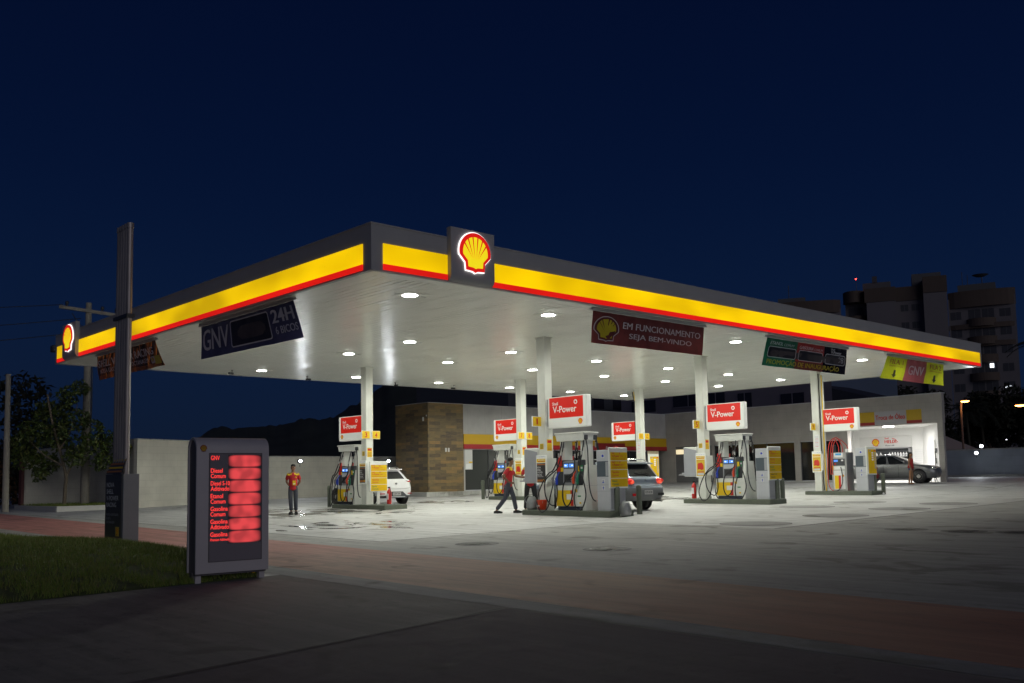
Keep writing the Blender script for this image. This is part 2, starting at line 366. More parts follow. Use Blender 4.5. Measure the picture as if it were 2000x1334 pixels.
def rot(a): return Matrix.Rotation(a, 4, 'Z')
def T(x, y, z): return Matrix.Translation((x, y, z))
def thing(name, label, cat, loc=(0, 0, 0), rz=0.0, group=None):
    o = bpy.data.objects.new(name, None); col.objects.link(o); o.empty_display_size = .2
    o.location = loc; o.rotation_euler = (0, 0, rz); o['label'] = label; o['category'] = cat
    if group: o['group'] = group
    return o
def tag(o, label, cat, group=None):
    o['label'] = label; o['category'] = cat
    if group: o['group'] = group
    return o
def struct(o, kind='structure'): o['kind'] = kind; return o
def dup(root, loc, rz, label, group=None):
    r = root.copy(); col.objects.link(r); r.location = loc; r.rotation_euler = (0, 0, rz); r['label'] = label
    if group: r['group'] = group
    for ch in list(root.children):
        c = ch.copy(); col.objects.link(c); c.parent = r
        for g in list(ch.children):
            d = g.copy(); col.objects.link(d); d.parent = c
    return r

# ------------------------------------------------------------------ ground
def sstep(a, b, x):
    t = min(1, max(0, (x - a) / (b - a))); return t * t * (3 - 2 * t)
def zg(x, y):
    X = min(52, max(-16, x)); Y = min(33, max(-24, y))
    return .0132 * (X - 17) + .0095 * (Y - 9.5) + .15 * sstep(30, 35, X)
def sheet(name, poly, off, m, step=1.0, flatf=None):
    """horizontal polygon sheet that follows the ground, off above it (poly: quad corners a,b,c,d)"""
    a, b, c, d = [Vector((p[0], p[1], 0)) for p in poly]
    nu = max(1, int(max((b - a).length, (c - d).length) / step)); nv = max(1, int(max((d - a).length, (c - b).length) / step))
    nu, nv = min(nu, 80), min(nv, 80)
    vs = []
    for j in range(nv + 1):
        for i in range(nu + 1):
            u, v = i / nu, j / nv
            p = (a * (1 - u) + b * u) * (1 - v) + (d * (1 - u) + c * u) * v
            vs.append((p.x, p.y, zg(p.x, p.y) + off))
    fs = [(j * (nu + 1) + i, j * (nu + 1) + i + 1, (j + 1) * (nu + 1) + i + 1, (j + 1) * (nu + 1) + i) for j in range(nv) for i in range(nu)]
    return struct(MB().add(vs, fs, m).build(name))
# base ground: fine near, huge far
gx = [-3000, -800, -200, -60] + [-24 + i * 1.0 for i in range(85)] + [80, 120, 300, 1000, 3000]
gy = [-3000, -800, -200, -60] + [-30 + i * 1.0 for i in range(70)] + [60, 120, 300, 1000, 3000]
vs = [(x, y, zg(x, y)) for y in gy for x in gx]; nx = len(gx)
struct(MB().add(vs, [(j * nx + i, j * nx + i + 1, (j + 1) * nx + i + 1, (j + 1) * nx + i) for j in range(len(gy) - 1) for i in range(nx - 1)], CONC).build('ground'))
def xt(y): return -.62 + .032 * y
def xb(y): return -3.30 + .026 * y
def xe(y): return -3.95 + .012 * (y + 6)
def strip(name, fa, fb, y0, y1, off, m, step=.2, jit=0.0):
    n = int((y1 - y0) / step); vs = []
    for i in range(n + 1):
        y = y0 + (y1 - y0) * i / n; ja = jit * (mn.noise((y * 1.7, 3, 1)) + .8 * mn.noise((y * 6, 3, 1)))
        a, b_ = fa(y) + ja, fb(y)
        for k in range(5): x = a + (b_ - a) * k / 4; vs.append((x, y, zg(x, y) + off))
    return struct(MB().add(vs, [(i * 5 + k, i * 5 + k + 1, i * 5 + k + 6, i * 5 + k + 5) for i in range(n) for k in range(4)], m).build(name))
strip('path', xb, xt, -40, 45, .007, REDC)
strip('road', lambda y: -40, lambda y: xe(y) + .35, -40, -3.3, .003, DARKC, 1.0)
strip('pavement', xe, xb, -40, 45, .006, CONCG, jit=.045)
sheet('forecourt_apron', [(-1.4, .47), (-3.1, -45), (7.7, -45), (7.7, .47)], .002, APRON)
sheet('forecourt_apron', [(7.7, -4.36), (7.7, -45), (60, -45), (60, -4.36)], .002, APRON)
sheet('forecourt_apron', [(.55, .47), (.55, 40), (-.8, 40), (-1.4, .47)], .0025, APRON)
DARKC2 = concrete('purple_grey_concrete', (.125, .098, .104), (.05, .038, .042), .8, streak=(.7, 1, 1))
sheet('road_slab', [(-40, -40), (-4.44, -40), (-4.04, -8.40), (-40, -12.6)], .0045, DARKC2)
JOINT = mat('joint_filler', (.05, .05, .048), .8)
jb = MB()
def jline(x0, y0, x1, y1, w=.022):
    w *= 1.9
    d = Vector((x1 - x0, y1 - y0)); n = Vector((-d.y, d.x)).normalized() * w / 2; k = max(1, int(d.length / 1.0))
    vs = []
    for i in range(k + 1):
        px, py = x0 + d.x * i / k, y0 + d.y * i / k
        z = zg(px, py) + .005
        vs += [(px + n.x, py + n.y, z), (px - n.x, py - n.y, z)]
    jb.add(vs, [(2 * i, 2 * i + 1, 2 * i + 3, 2 * i + 2) for i in range(k)], JOINT)
for l in ((.55, .5, .55, 24, .03), (.55, .5, 7.75, .47, .035), (7.72, .47, 7.66, -4.34, .02), (7.66, -4.34, 24, -4.36, .035), (24, -4.36, 24, 4), (14.2, .0, 40, .3, .016), (13.8, 8.6, 13.8, 25, .02), (21.8, -.1, 21.8, 20, .02), (.55, 11.5, 13.8, 11.5, .015)):
    jline(*l)
struct(jb.build('pavement_joint'))
jb = MB(); jline(-4.1, -8.38, -9.5, -9.15, .016); 
for v in range(len(jb.v)): jb.v[v] = (jb.v[v][0], jb.v[v][1], jb.v[v][2] + .008)
struct(jb.build('road_joint'))

# lids and manholes
LID = concrete('lid_concrete', (.2, .2, .19), (.13, .13, .12), .8); IRON = mat('cast_iron', (.13, .13, .12), .6, metal=.3, var=.45, vs=9)
def disc(mb, x, y, r, m, off=.006, n=40, ring=None):
    vs = [(x + r * cos(2 * pi * i / n), y + r * sin(2 * pi * i / n), zg(x, y) + off) for i in range(n)]
    vs = [(a, b, zg(a, b) + off) for a, b, _ in vs]
    mb.add(vs, [tuple(range(n))], m)
lid_lab = {(8.93, -3.04): 'nearest round tank lid on the slab right of the first pump island', (12.68, -3.05): 'second round tank lid of the front row in front of pumps 5',
           (16.4, -3.02): 'third round tank lid of the front row between the islands', (19.8, -3.0): 'farthest round tank lid of the front row near the oil bay side',
           (16.49, .02): 'first round tank lid of the rear row, beside the middle island', (19.9, .02): 'second round tank lid of the rear row, before the right island'}
for (x, y), lb in lid_lab.items():
    mb = MB(); disc(mb, x, y, .85, LID, .006); disc(mb, x, y, .82, LIDC, .010)
    tag(mb.build('tank_lid'), lb, 'tank lid', 'round tank lids in the forecourt')
man_lab = {(1.34, -1.64): 'iron manhole cover nearest the red path, left of its neighbour', (1.88, -4.57): 'pale-rimmed manhole cover right of centre near the red path',
           (8.85, -6.77): 'dark manhole cover on the right, first of three in a row', (8.85, -7.96): 'dark manhole cover on the right, middle of three in a row', (9.07, -8.95): 'dark manhole cover cut by the right edge of the photo'}
for (x, y), lb in man_lab.items():
    mb = MB(); disc(mb, x, y, .44, LID, .006); disc(mb, x, y, .38, IRON, .010)
    for k in range(5):
        mb.box(x - .26 + k * .11, x - .2 + k * .11, y - .2, y + .2, zg(x, y) + .008, zg(x, y) + .016, IRON)
    tag(mb.build('manhole_cover'), lb, 'manhole', 'manhole covers in the forecourt')

# ------------------------------------------------------------------ shell emblem
def arc(cx, cz, r, a0, a1, n): return [(cx + r * cos(a0 + (a1 - a0) * i / n), cz + r * sin(a0 + (a1 - a0) * i / n)) for i in range(n + 1)]
def pecten(k=1.0, sh=0.0):
    p = arc(0, 0, 1, -.16, pi + .16, 30)
    p += [(-.62, -.52), (-.585, -.90), (-.16, -.93), (0, -1.0), (.16, -.93), (.585, -.90), (.62, -.52)]
    return [(x * k, (z - sh) * k + sh) for x, z in p]
def emblem(mb, cx, cz, s, y, my, mr, mw=None, d=.02):
    """s = half width; faces -y"""
    f = lambda P: [(cx + x * s, cz + z * s) for x, z in P]
    if mw: mb.prism(f(pecten(1.05)), y - d * .5, y, mw)
    mb.prism(f(pecten(1.0)), y - d, y - (d * .5 if mw else 0), mr)
    mb.prism(f(pecten(.80, -.06)), y - d - .004, y - d + .001, my)
    bx, bz = 0, -1.05
    for k in range(-3, 4):
        a = pi / 2 + k * .285 + (.1425 if False else 0)
    for k in range(6):
        a = pi / 2 + (k - 2.5) * .40
        tx, tz = .84 * cos(a), .84 * sin(a) - .02
        qx, qz = .16 * cos(a) * 1.2, -.42 + .1 * abs(cos(a))
        dx, dz = -(tz - qz), (tx - qx); L = math.hypot(dx, dz); dx, dz = dx / L * .042, dz / L * .042
        mb.flat(f([(tx + dx, tz + dz), (tx - dx, tz - dz), (qx, qz)][::-1] if False else [(tx - dx, tz - dz), (tx + dx, tz + dz), (qx, qz)][::1]), y - d - .0065, mr)

# ------------------------------------------------------------------ canopy
LX, LY, H, F = 30.93, 19.53, 5.3, .96
canopy = thing('petrol_canopy', 'flat petrol station canopy with white slatted ceiling and glowing yellow and red fascia', 'canopy', (0, 0, 0))
mb = MB(); t = .12
mb.box(0, LX, 0, t, H - .012, H + F, FASC); mb.box(0, t, t, LY, H - .012, H + F, FASC)
mb.box(LX - t, LX, t, LY, H - .012, H + F, FASC); mb.box(t, LX - t, LY - t, LY, H - .012, H + F, FASC)
mb.box(-.015, LX + .015, -.015, .16, H + F, H + F + .03, FASC); mb.box(-.015, .16, .16, LY, H + F, H + F + .03, FASC)
mb.build('fascia', canopy)
mb = MB(); mb.box(t, LX - t, t, LY - t, H + .55, H + .6, DGREY); mb.box(7.4, 8.3, 3.2, 4.0, H + .6, H + 1.55, GREY); mb.build('roof', canopy)
# slatted ceiling: slats run along Y with shallow real grooves
CEIL = mat('ceiling_slat', (.88, .90, .835), .22, var=.03, vs=1, spec=.5)
GRV = mat('ceiling_groove', (.20, .21, .2), .6)
mb = MB(); b = .45
mb.box(t, LX - t, t, b, H, H + .03, CEIL); mb.box(t, LX - t, LY - b, LY - t, H, H + .03, CEIL)
mb.box(t, b, b, LY - b, H, H + .03, CEIL); mb.box(LX - b, LX - t, b, LY - b, H, H + .03, CEIL)
x = b; ny = 28; rs = random.Random(3)
while x < LX - b - .01:
    x1 = min(x + .2, LX - b)
    vs = []; tl = 0
    for j in range(ny + 1):
        yy = b + (LY - 2 * b) * j / ny
        tw = rs.uniform(-.0034, .0034)
        vs += [(x + .002, yy, H + .012), (x + .006, yy, H + .001 + tw), (x1 - .006, yy, H + .001 - tw), (x1 - .002, yy, H + .012)]
    mb.add(vs, [(j * 4 + k, (j + 1) * 4 + k, (j + 1) * 4 + k + 1, j * 4 + k + 1) for j in range(ny) for k in range(3)], CEIL)
    x = x1
mb.box(b, LX - b, b, LY - b, H + .014, H + .02, GRV)
mb.build('ceiling', canopy)
# glowing bands
mb = MB()
mb.box(.29, 1.998, -.022, 0, 5.445, 5.875, BANDY); mb.box(3.272, LX - .2, -.022, 0, 5.445, 5.875, BANDY)
mb.build('yellow_band', canopy)
mb = MB(); mb.box(.29, 1.998, -.024, 0, 5.322, 5.443, BANDR); mb.box(3.272, LX - .2, -.024, 0, 5.322, 5.443, BANDR); mb.build('red_band', canopy)
mb = MB(); mb.box(-.022, 0, .3, 17.108, 5.445, 5.875, BANDY); mb.box(-.022, 0, 18.382, LY - .24, 5.445, 5.875, BANDY); mb.build('yellow_band', canopy)
mb = MB(); mb.box(-.024, 0, .3, 17.108, 5.322, 5.443, BANDR); mb.box(-.024, 0, 18.382, LY - .24, 5.322, 5.443, BANDR); mb.build('red_band', canopy)
# columns
CX, CY, A, B, W = 9.73, 4.845, 8.068, 9.636, .162
def isl(i, j): return CX + i * A, CY + j * B
for j in (0, 1):
    for i in range(3):
        x, y = isl(i, j); z = zg(x, y)
        mb = MB(); mb.box(x - W, x + W, y - W, y + W, z + .10, H + .01, COLW, .012)
        mb.box(x - W - .03, x + W + .03, y - W - .03, y + W + .03, H - .035, H + .005, COLW)
        mb.build('column', canopy)
# logo boxes (curved bottom lip)
def logo_box(parent, M):
    mb = MB(); mb.M = M
    # profile in (y,z): front at y=-.27; local x 0..1.27
    prof = [(0, 6.5), (-.14, 6.5)] + [(-.14 + .13 * (1 - cos(a)), 5.47 - .17 * sin(a)) for a in [i * pi / 2 / 6 for i in range(7)]] + [(0, 5.29)]
    n = len(prof); vs = [(0, y, z) for y, z in prof] + [(1.27, y, z) for y, z in prof]
    mb.add(vs, [tuple(range(n)), tuple(range(n, 2 * n))[::-1]] + [(i, n + i, n + (i + 1) % n, (i + 1) % n) for i in range(n)], FASC)
    o = mb.build('logo_box', parent)
    mb = MB(); mb.M = M
    emblem(mb, .66, 5.985, .45, -.145, LOGOY, LOGOR, LOGOW, .05)
    mb.build('shell_emblem', o)
logo_box(canopy, T(2.0, 0, 0))
logo_box(canopy, T(0, 18.38, 0) @ rot(-pi / 2))

# ------------------------------------------------------------------ ceiling lamps
lampp = MB()
lampp.box(-.31, .31, -.31, .31, -.006, .0, LGREY)
lampp.build('tmp'); bpy.data.objects.remove(bpy.data.objects['tmp'])
names_row = {1.79: 'front row', 7.95: 'second row', 11.4: 'third row', 17.45: 'back row'}
ordw = ['first', 'second', 'third', 'fourth', 'fifth', 'sixth', 'seventh']
proto = None; ld = bpy.data.lights.new('lamp_light', 'SPOT'); ld.spot_size = R(178); ld.spot_blend = .36; ld.shadow_soft_size = .15; ld.energy = 268; ld.color = (.985, 1, .90)
for yy, rown in names_row.items():
    xs = [2.32, 6.9, 11.22, 15.57, 19.87, 24.05, 28.2]
    if yy > 5: xs = xs[1:]
    for k, xx in enumerate(xs):
        lb = 'round lit ceiling lamp, %s from the left in the %s under the canopy' % (ordw[k], rown)
        if proto is None:
            proto = thing('ceiling_lamp', lb, 'ceiling lamp', (xx, yy, H), 0, 'lamps recessed in the canopy ceiling')
            m = MB(); m.box(-.30, .30, -.30, .30, -.008, .0015, CEIL); m.box(-.47, -.3, -.008, .008, -.006, .001, GREY); m.box(.3, .47, -.008, .008, -.006, .001, GREY); m.build('frame', proto)
            m = MB(); m.lathe([(.205, -.004), (.20, -.010), (.186, -.010)], LGREY, n=28); m.build('trim_ring', proto)
            m = MB(); m.lathe([(.184, -.004), (.180, -.016), (.12, -.022), (0.001, -.023)], LAMP, n=28); m.build('diffuser', proto)
        else: dup(proto, (xx, yy, H), 0, lb)
        lo = bpy.data.objects.new('lamp_light', ld); col.objects.link(lo); lo.location = (xx, yy, H - .05)

# little ceiling cameras
CAMB = mat('camera_black', (.03, .03, .03), .4)
cam_spots = [((7.9, 1.0), 'small dark security camera under the canopy beside the red banner'), ((5.9, 17.9), 'small security camera under the far left ceiling edge'),
             ((9.4, 18.3), 'small security camera near the lamp behind column three'), ((17.0, 18.1), 'small security camera at the back ceiling edge left of column seven'),
             ((16.6, 1.15), 'pale security camera beside the ceiling lamp left of the green banner'), ((25.2, 1.3), 'pale security camera beside the lamp left of the yellow banner'), ((26.4, 18.2), 'small security camera at the back ceiling edge near the far column'), ((13.9, 18.4), 'small security camera at the back ceiling edge above the stone block')]
for (x, y), lb in cam_spots:
    o = thing('security_camera', lb, 'camera', (x, y, H), random.uniform(-2, 2), 'security cameras on the ceiling')
    m = MB(); m.cyl((0, 0, 0), (0, 0, -.1), .02, CAMB); m.cyl((0, 0, 0), (0, 0, -.015), .05, CAMB); m.build('bracket', o)
    m = MB(); m.box(-.035, .035, -.16, .06, -.17, -.09, LGREY if 'pale' in lb else CAMB, .015); m.cyl((0, -.165, -.13), (0, -.15, -.13), .03, BLACK); m.build('housing', o)

# ------------------------------------------------------------------ pump islands
def isl_box(x0, x1):
    m = MB(); c = .12
    poly = [(x0 + c, -.52), (x1 - .02, -.52), (x1, -.50), (x1, .50), (x1 - .02, .52), (x0 + c, .52), (x0, .52 - c), (x0, -.52 + c)]
    n = len(poly); e = .02
    vs = [(x, y, -.12) for x, y in poly] + [(x, y, .13) for x, y in poly] + [(x * (1 - 0) + (e if x < 0 else -e) * .7, y + (e if y < 0 else -e), .15) for x, y in poly]
    m.add(vs, [(i, (i + 1) % n, n + (i + 1) % n, n + i) for i in range(n)] + [(n + i, n + (i + 1) % n, 2 * n + (i + 1) % n, 2 * n + i) for i in range(n)] + [tuple(range(2 * n, 3 * n))], OLIVE)
    return m
RZ = -pi / 2
isl_lab = {(0, 0): 'long olive kerb island nearest the camera, carrying pump 1', (1, 0): 'olive kerb island in the middle, carrying column 5', (2, 0): 'olive kerb island on the right, carrying column 9',
           (0, 1): 'olive kerb island on the left behind the standing man, columns 3 and 4', (1, 1): 'olive kerb island behind the walking attendant, columns 7 and 8', (2, 1): 'far olive kerb island behind the silver car, columns 11 and 12'}
for (i, j), lb in isl_lab.items():
    x, y = isl(i, j); x0, x1 = (-.68, 3.0) if j == 0 else (-1.78, 1.82)
    if (i, j) == (2, 0): x0, x1 = -.5, 2.5
    if (i, j) == (2, 1): x0, x1 = -1.78, .85
    o = isl_box(x0, x1).build('pump_island'); o.location = (x, y, zg(x, y)); o.rotation_euler = (0, 0, RZ)
    tag(o, lb, 'kerb island', 'kerb islands under the canopy')
def gl(i, j, z=0.0): x, y = isl(i, j); return (x, y, zg(x, y) + z)

# ---- fuel pump (front = local -y); y-symmetric dispenser
def both(fn):
    for sg in (1, -1): fn(sg)
HOSEC = [('left_grey', .66), ('left_blue', .80), ('mid_red', 1.5), ('right_green', 1.66)]
NOZ = {'left_grey': mat('grey_nozzle', (.2, .2, .2), .4), 'left_blue': mat('blue_nozzle', (.02, .06, .5), .4), 'mid_red': mat('red_nozzle', (.75, .07, .02), .4), 'right_green': mat('green_nozzle', (.01, .18, .10), .4)}
SCREEN = mat('lit_blue_screen', (.02, .04, .1), .3, em=(.12, .35, 1), es=1.0)
SCRW = mat('lit_digits', (.3, .3, .3), .3, em=(.75, .9, 1), es=1.4)
def make_pump(label, loc, tight=False):
    p = thing('fuel_pump', label, 'fuel pump', loc, RZ, 'tall multi hose fuel pumps')
    m = MB()
    prof = [(.27, 2.185), (.31, 2.39), (-.31, 2.39), (-.27, 2.185)]
    n = len(prof); vs = [(.74 - .02 * (z > 2.3), y, z) for y, z in prof] + [(1.85 + .02 * (z > 2.3), y, z) for y, z in prof]
    m.add(vs, [tuple(range(n)), tuple(range(n, 2 * n))[::-1]] + [(i, n + i, n + (i + 1) % n, (i + 1) % n) for i in range(n)], WHITE)
    m.box(.69, 1.90, -.335, .335, 2.385, 2.43, WHITE, .015)
    bm_ = m.build('top_beam', p)
    for sg in (-1, 1):
        m = MB(); m.box(1.84, 1.892, sg * .13, sg * .27, 2.20, 2.34, DGREY, .012); m.build('end_cap', bm_)
    for x0, x1 in ((.76, .97), (1.60, 1.81)):
        m = MB(); m.box(x0, x1, -.17, .17, .86, 2.2, WHITE, .015); m.build('post', p)
    m = MB(); m.box(.72, 1.82, -.34, .34, .26, .87, WHITE, .015)
    for sg in (-1, 1):
        y = sg * .343
        m.box(.76, 1.33, y - .002, y + .002, .275, .735, YEL); m.box(1.33, 1.44, y - .003, y + .003, .275, .735, RED)
        m.box(1.17, 1.42, y - .005, y + .005, .46, .62, PRINTW); m.box(1.62, 1.74, y - .004, y + .004, .54, .58, GREEN); m.box(1.68, 1.75, y - .004, y + .004, .34, .39, YEL)
        m.box(1.46, 1.62, y - .004, y + .004, .60, .66, PRINTW); m.box(1.5, 1.6, y - .005, y + .005, .68, .76, YEL)
    lc = m.build('lower_cabinet', p)
    m = MB(); m.box(.78, 1.80, -.31, .31, .14, .26, NAVY); m.build('plinth', p)
    m = MB()
    m.M = T(1.93, 0, 0) @ rot(pi / 2); m.prism([(-.345, .14), (.345, .14), (.345, .62), (.31, .88), (.23, 1.46), (-.23, 1.46), (-.31, .88), (-.345, .62)], 0, .12, WHITE); m.box(-.30, .30, -.004, .0, .86, .868, LGREY)
    m.build('side_tower', p)
    # dispenser head, leaning screen panel
    m = MB()
    for sg in (-1, 1):
        pr = [(-.33, .88), (-.30, 1.58), (0, 1.60), (0, .88)]
        vs = [(1.03, sg * -a, b_) for a, b_ in pr] + [(1.56, sg * -a, b_) for a, b_ in pr]
        m.add(vs, [(0, 1, 2, 3), (7, 6, 5, 4), (0, 4, 5, 1), (1, 5, 6, 2), (2, 6, 7, 3), (3, 7, 4, 0)], GREY)
    hd = m.build('dispenser_head', p)
    for sg in (-1, 1):
        m = MB(); m.M = rot(0) if sg < 0 else T(2 * 1.295, 0, 0) @ rot(pi)
        y = -.345
        m.box(1.06, 1.53, y + .006, y + .08, .90, 1.57, GREY)
        m.box(1.08, 1.51, y, y + .02, 1.37, 1.54, DGREY)
        m.box(1.10, 1.27, y - .006, y + .01, 1.40, 1.51, SCREEN); m.box(1.31, 1.48, y - .006, y + .01, 1.40, 1.51, SCREEN)
        m.box(1.13, 1.2, y - .009, y - .004, 1.44, 1.475, SCRW); m.box(1.4, 1.46, y - .009, y - .004, 1.44, 1.475, SCRW)
        m.box(1.08, 1.51, y - .004, y + .02, 1.22, 1.35, LGREY); m.box(1.09, 1.50, y - .006, y + .02, .96, 1.2, DGREY); m.box(1.14, 1.44, y - .010, y - .004, 1.02, 1.16, BLACK)
        m.build('display', hd)
    for (x0, x1) in ((.70, 1.02), (1.57, 1.80)):
        m = MB(); m.box(x0, x1, -.27, .27, .88, 1.62, DGREY, .02)
        for sg in (-1, 1):
            y = sg * .275
            if x0 < 1: m.box(.78, .94, y - .006, y + .006, 1.44, 1.75, RED); m.box(.73, .87, y - .007, y + .007, 1.28, 1.42, RED); m.box(.89, .99, y - .007, y + .007, 1.28, 1.4, YEL)
            else: m.box(1.59, 1.69, y - .006, y + .006, 1.28, 1.44, YEL); m.box(1.70, 1.79, y - .006, y + .006, 1.28, 1.46, GREEN); m.box(1.71, 1.78, y - .009, y + .009, 1.35, 1.41, PRINTW)
        m.build('nozzle_holster', p)
    hoses = {
        'left_grey': [(.98, 2.16), (.96, 1.75), (.80, 1.34), (.62, 1.24), (.36, 1.0), (.16, .62), (.10, .32), (.28, .09), (.52, .22), (.66, .55), (.68, .92)],
        'left_blue': [(1.02, 2.16), (1.02, 1.8), (.92, 1.4), (.68, 1.22), (.40, 1.02), (.40, .62), (.56, .34), (.78, .30), (.88, .55), (.83, .92)],
        'mid_red': [(1.56, 2.18), (1.57, 1.72), (1.60, 1.30), (1.40, 1.15), (1.16, .9), (1.13, .5), (1.26, .27), (1.46, .42), (1.52, .72), (1.51, .94)],
        'right_green': [(1.83, 2.18), (1.84, 1.8), (1.82, 1.38), (1.98, .98), (2.04, .55), (1.86, .17), (1.64, .2), (1.60, .55), (1.67, .92)]}
    for k, x in HOSEC:
        for sg in (-1, 1):
            pts = [(.70 + (a - .70) * .5 if (tight and a < .70) else a, b_) for a, b_ in hoses[k]]
            P = [(a, sg * (.25 + .20 * min(1, max(0, (2.16 - b_) / .8)) + (.015 if i % 2 else 0) + (.05 if 'left_g' in k else 0)), b_) for i, (a, b_) in enumerate(pts)]
            P[-1] = (P[-1][0], sg * .40, P[-1][2])
            m = MB(); m.tube(P, .0195, BLACK, n=8, sub=6)
            m.cyl((P[0][0], P[0][1], 2.13), (P[0][0], P[0][1], 1.98), .02, STEEL); m.cyl((P[1][0], P[1][1], P[1][2] - .05), (P[1][0], P[1][1], P[1][2] + .07), .026, STEEL)
            h = m.build('hose', p)
            m = MB(); xx, zz = P[-1][0], P[-1][2]
            m.tube([(xx, sg * .40, zz - .02), (xx, sg * .40, zz + .14), (xx + .005, sg * .37, zz + .25), (xx + .03, sg * .30, zz + .36)], .034, NOZ[k], n=8, sub=3, r1=.02)
            m.box(xx - .035, xx + .035, sg * .36, sg * .45, zz + .0, zz + .2, NOZ[k], .02)
            m.tube([(xx, sg * .44, zz + .02), (xx, sg * .50, zz + .1), (xx, sg * .44, zz + .19)], .007, CHROME, n=5, sub=3)
            m.build('nozzle', h)
    for sg in (-1, 1):
        m = MB(); m.tube([(1.88, sg * .22, 2.22), (1.96, sg * .24, 1.9), (2.0, sg * .27, 1.3), (2.06, sg * .30, .8), (2.2, sg * .34, .5), (2.34, sg * .36, .42)], .018, BLACK, n=7, sub=5); m.build('hose', p)
    return p
pump = make_pump('white fuel pump nearest the camera with looping hoses beside column 1', gl(0, 0))
dup(pump, gl(1, 0), RZ, 'white fuel pump on the middle island right of column 5')
x, y, z = gl(0, 1); pump2 = make_pump('white fuel pump left of columns 3 and 4, behind the standing man', (x, y + 2.28, z), True)
x, y, z = gl(1, 1); dup(pump2, (x, y + 2.28, z), RZ, 'white fuel pump left of columns 7 and 8, behind the walking attendant')

# ---- gas (GNV) pumps: stainless cabinet, red hoses arcing over the top
RHOSE = mat('red_hose', (.55, .03, .02), .45)
def make_gnv(label, loc):
    p = thing('gas_pump', label, 'gas pump', loc, RZ, 'stainless gas pumps with red hoses')
    m = MB(); m.box(.70, 1.36, -.30, .30, .14, 1.72, STEEL, .02); m.build('cabinet', p)
    m = MB()
    m.box(.80, 1.28, -.315, -.30, .22, .98, PRINTW); m.box(.83, 1.0, -.319, -.316, .24, .78, YEL); m.box(1.0, 1.1, -.319, -.316, .24, .78, RED)
    emblem(m, 1.2, .76, .05, -.316, YEL, RED, None, .006); d = m.build('door_panel', p)
    m = MB(); m.box(.78, 1.30, -.316, -.29, 1.18, 1.46, DGREY); m.box(.82, 1.0, -.32, -.31, 1.34, 1.42, SCREEN); m.box(1.15, 1.24, -.322, -.31, 1.36, 1.42, PRINTW); m.box(.84, .92, -.322, -.31, 1.22, 1.27, RED); m.build('display', p)
    m = MB(); m.box(.84, 1.22, -.318, -.30, 1.52, 1.70, PRINTW); m.box(.9, 1.16, -.321, -.317, 1.6, 1.68, mat('cyan_label', (.05, .35, .7), .5)); m.box(.8, 1.3, -.318, -.3, 1.02, 1.15, PRINTW); m.box(.72, .8, -.318, -.3, 1.0, 1.18, YEL); m.build('label_plate', p)
    for k, (xa, xb_, top) in enumerate(((.60, .95, 2.30), (.72, 1.06, 2.34), (.80, 1.22, 2.28))):
        m = MB()
        low = .2 if k == 0 else 1.2
        m.tube([(xb_, -.1 + .1 * k, 1.70), (xb_ - .02, -.1 + .1 * k, 2.0), (xa + .17, -.15, top), (xa + .02, -.24, top - .2), (xa - .02, -.33, 1.6), (xa - .03, -.37, .9)] + ([(xa, -.37, .35), (xa + .18, -.37, .15)] if k == 0 else [(xa + .02, -.36, .85)]), .016, RHOSE, n=7, sub=6)
        m.build('hose', p)
    m = MB(); m.tube([(.78, -.37, .15), (1.0, -.37, .18), (1.18, -.37, .45), (1.2, -.37, .8), (1.14, -.36, 1.12)], .018, BLACK, n=7, sub=5); m.build('hose', p)
    m = MB(); m.box(.66, .73, -.1, .1, 1.75, 2.05, DGREY, .02); m.box(1.2, 1.3, -.05, .05, 1.72, 1.86, PRINTW, .01); m.build('valve_block', p)
    return p
gnv = make_gnv('stainless gas pump with red hoses right of column 9', gl(2, 0))
x, y, z = gl(2, 1); dup(gnv, (x, y + 2.35, z), RZ, 'stainless gas pump behind the silver car, only its red hoses showing')

# ---- air and water unit
RECESS = mat('recess_glass', (.10, .12, .14), .12, spec=.7)
def make_unit(label, loc):
    p = thing('service_unit', label, 'service unit', loc, RZ, 'grey air and water units')
    m = MB(); m.box(2.37, 2.87, -.33, .33, .14, 1.87, LGREY, .012)
    m.box(2.372, 2.868, -.333, -.325, .695, .703, GREY); m.box(2.372, 2.868, -.333, -.325, .875, .883, GREY); m.build('cabinet', p)
    m = MB(); m.box(2.39, 2.85, -.334, -.31, 1.11, 1.55, RECESS); m.box(2.72, 2.85, -.338, -.33, 1.13, 1.53, GREY); m.build('recess', p)
    m = MB()
    for zc in (1.70, .98, .79):
        m.prism([(2.56 + dx, zc + dz) for dx, dz in arc(.06, 0, .075, pi / 4, pi / 4 + 2 * pi, 4)[:4]], -.3345, -.332, PRINTW)
        m.prism([(2.56 + dx, zc + dz) for dx, dz in arc(.06, 0, .066, pi / 4, pi / 4 + 2 * pi, 4)[:4]], -.3355, -.334, LGREY)
    m.rect(2.585, 2.65, 1.665, 1.735, -.337, BLUE); m.rect(2.65, 2.665, 1.68, 1.71, -.337, BLUE)
    m.rect(2.58, 2.66, .93, .955, -.337, BLUE); m.flat(arc(2.62, .985, .018, 0, 2 * pi, 10)[:10], -.337, BLUE)
    m.rect(2.612, 2.632, .745, .80, -.337, BLUE); m.flat([(2.595, .8), (2.65, .8), (2.622, .835)], -.337, BLUE)
    m.build('icon_panel', p)
    m = MB(); m.box(2.87, 2.874, -.30, .31, .2, .78, GREY); m.build('side_panel', p)
    return p
unit = make_unit('grey air and water unit on the near island beside the silver car', gl(0, 0))
dup(unit, gl(1, 0), RZ, 'grey air and water unit on the middle island, right of pump 5')
x, y, z = gl(2, 0); dup(unit, (x, y + .6, z), RZ, 'grey air and water unit on the right island before the grey sedan')

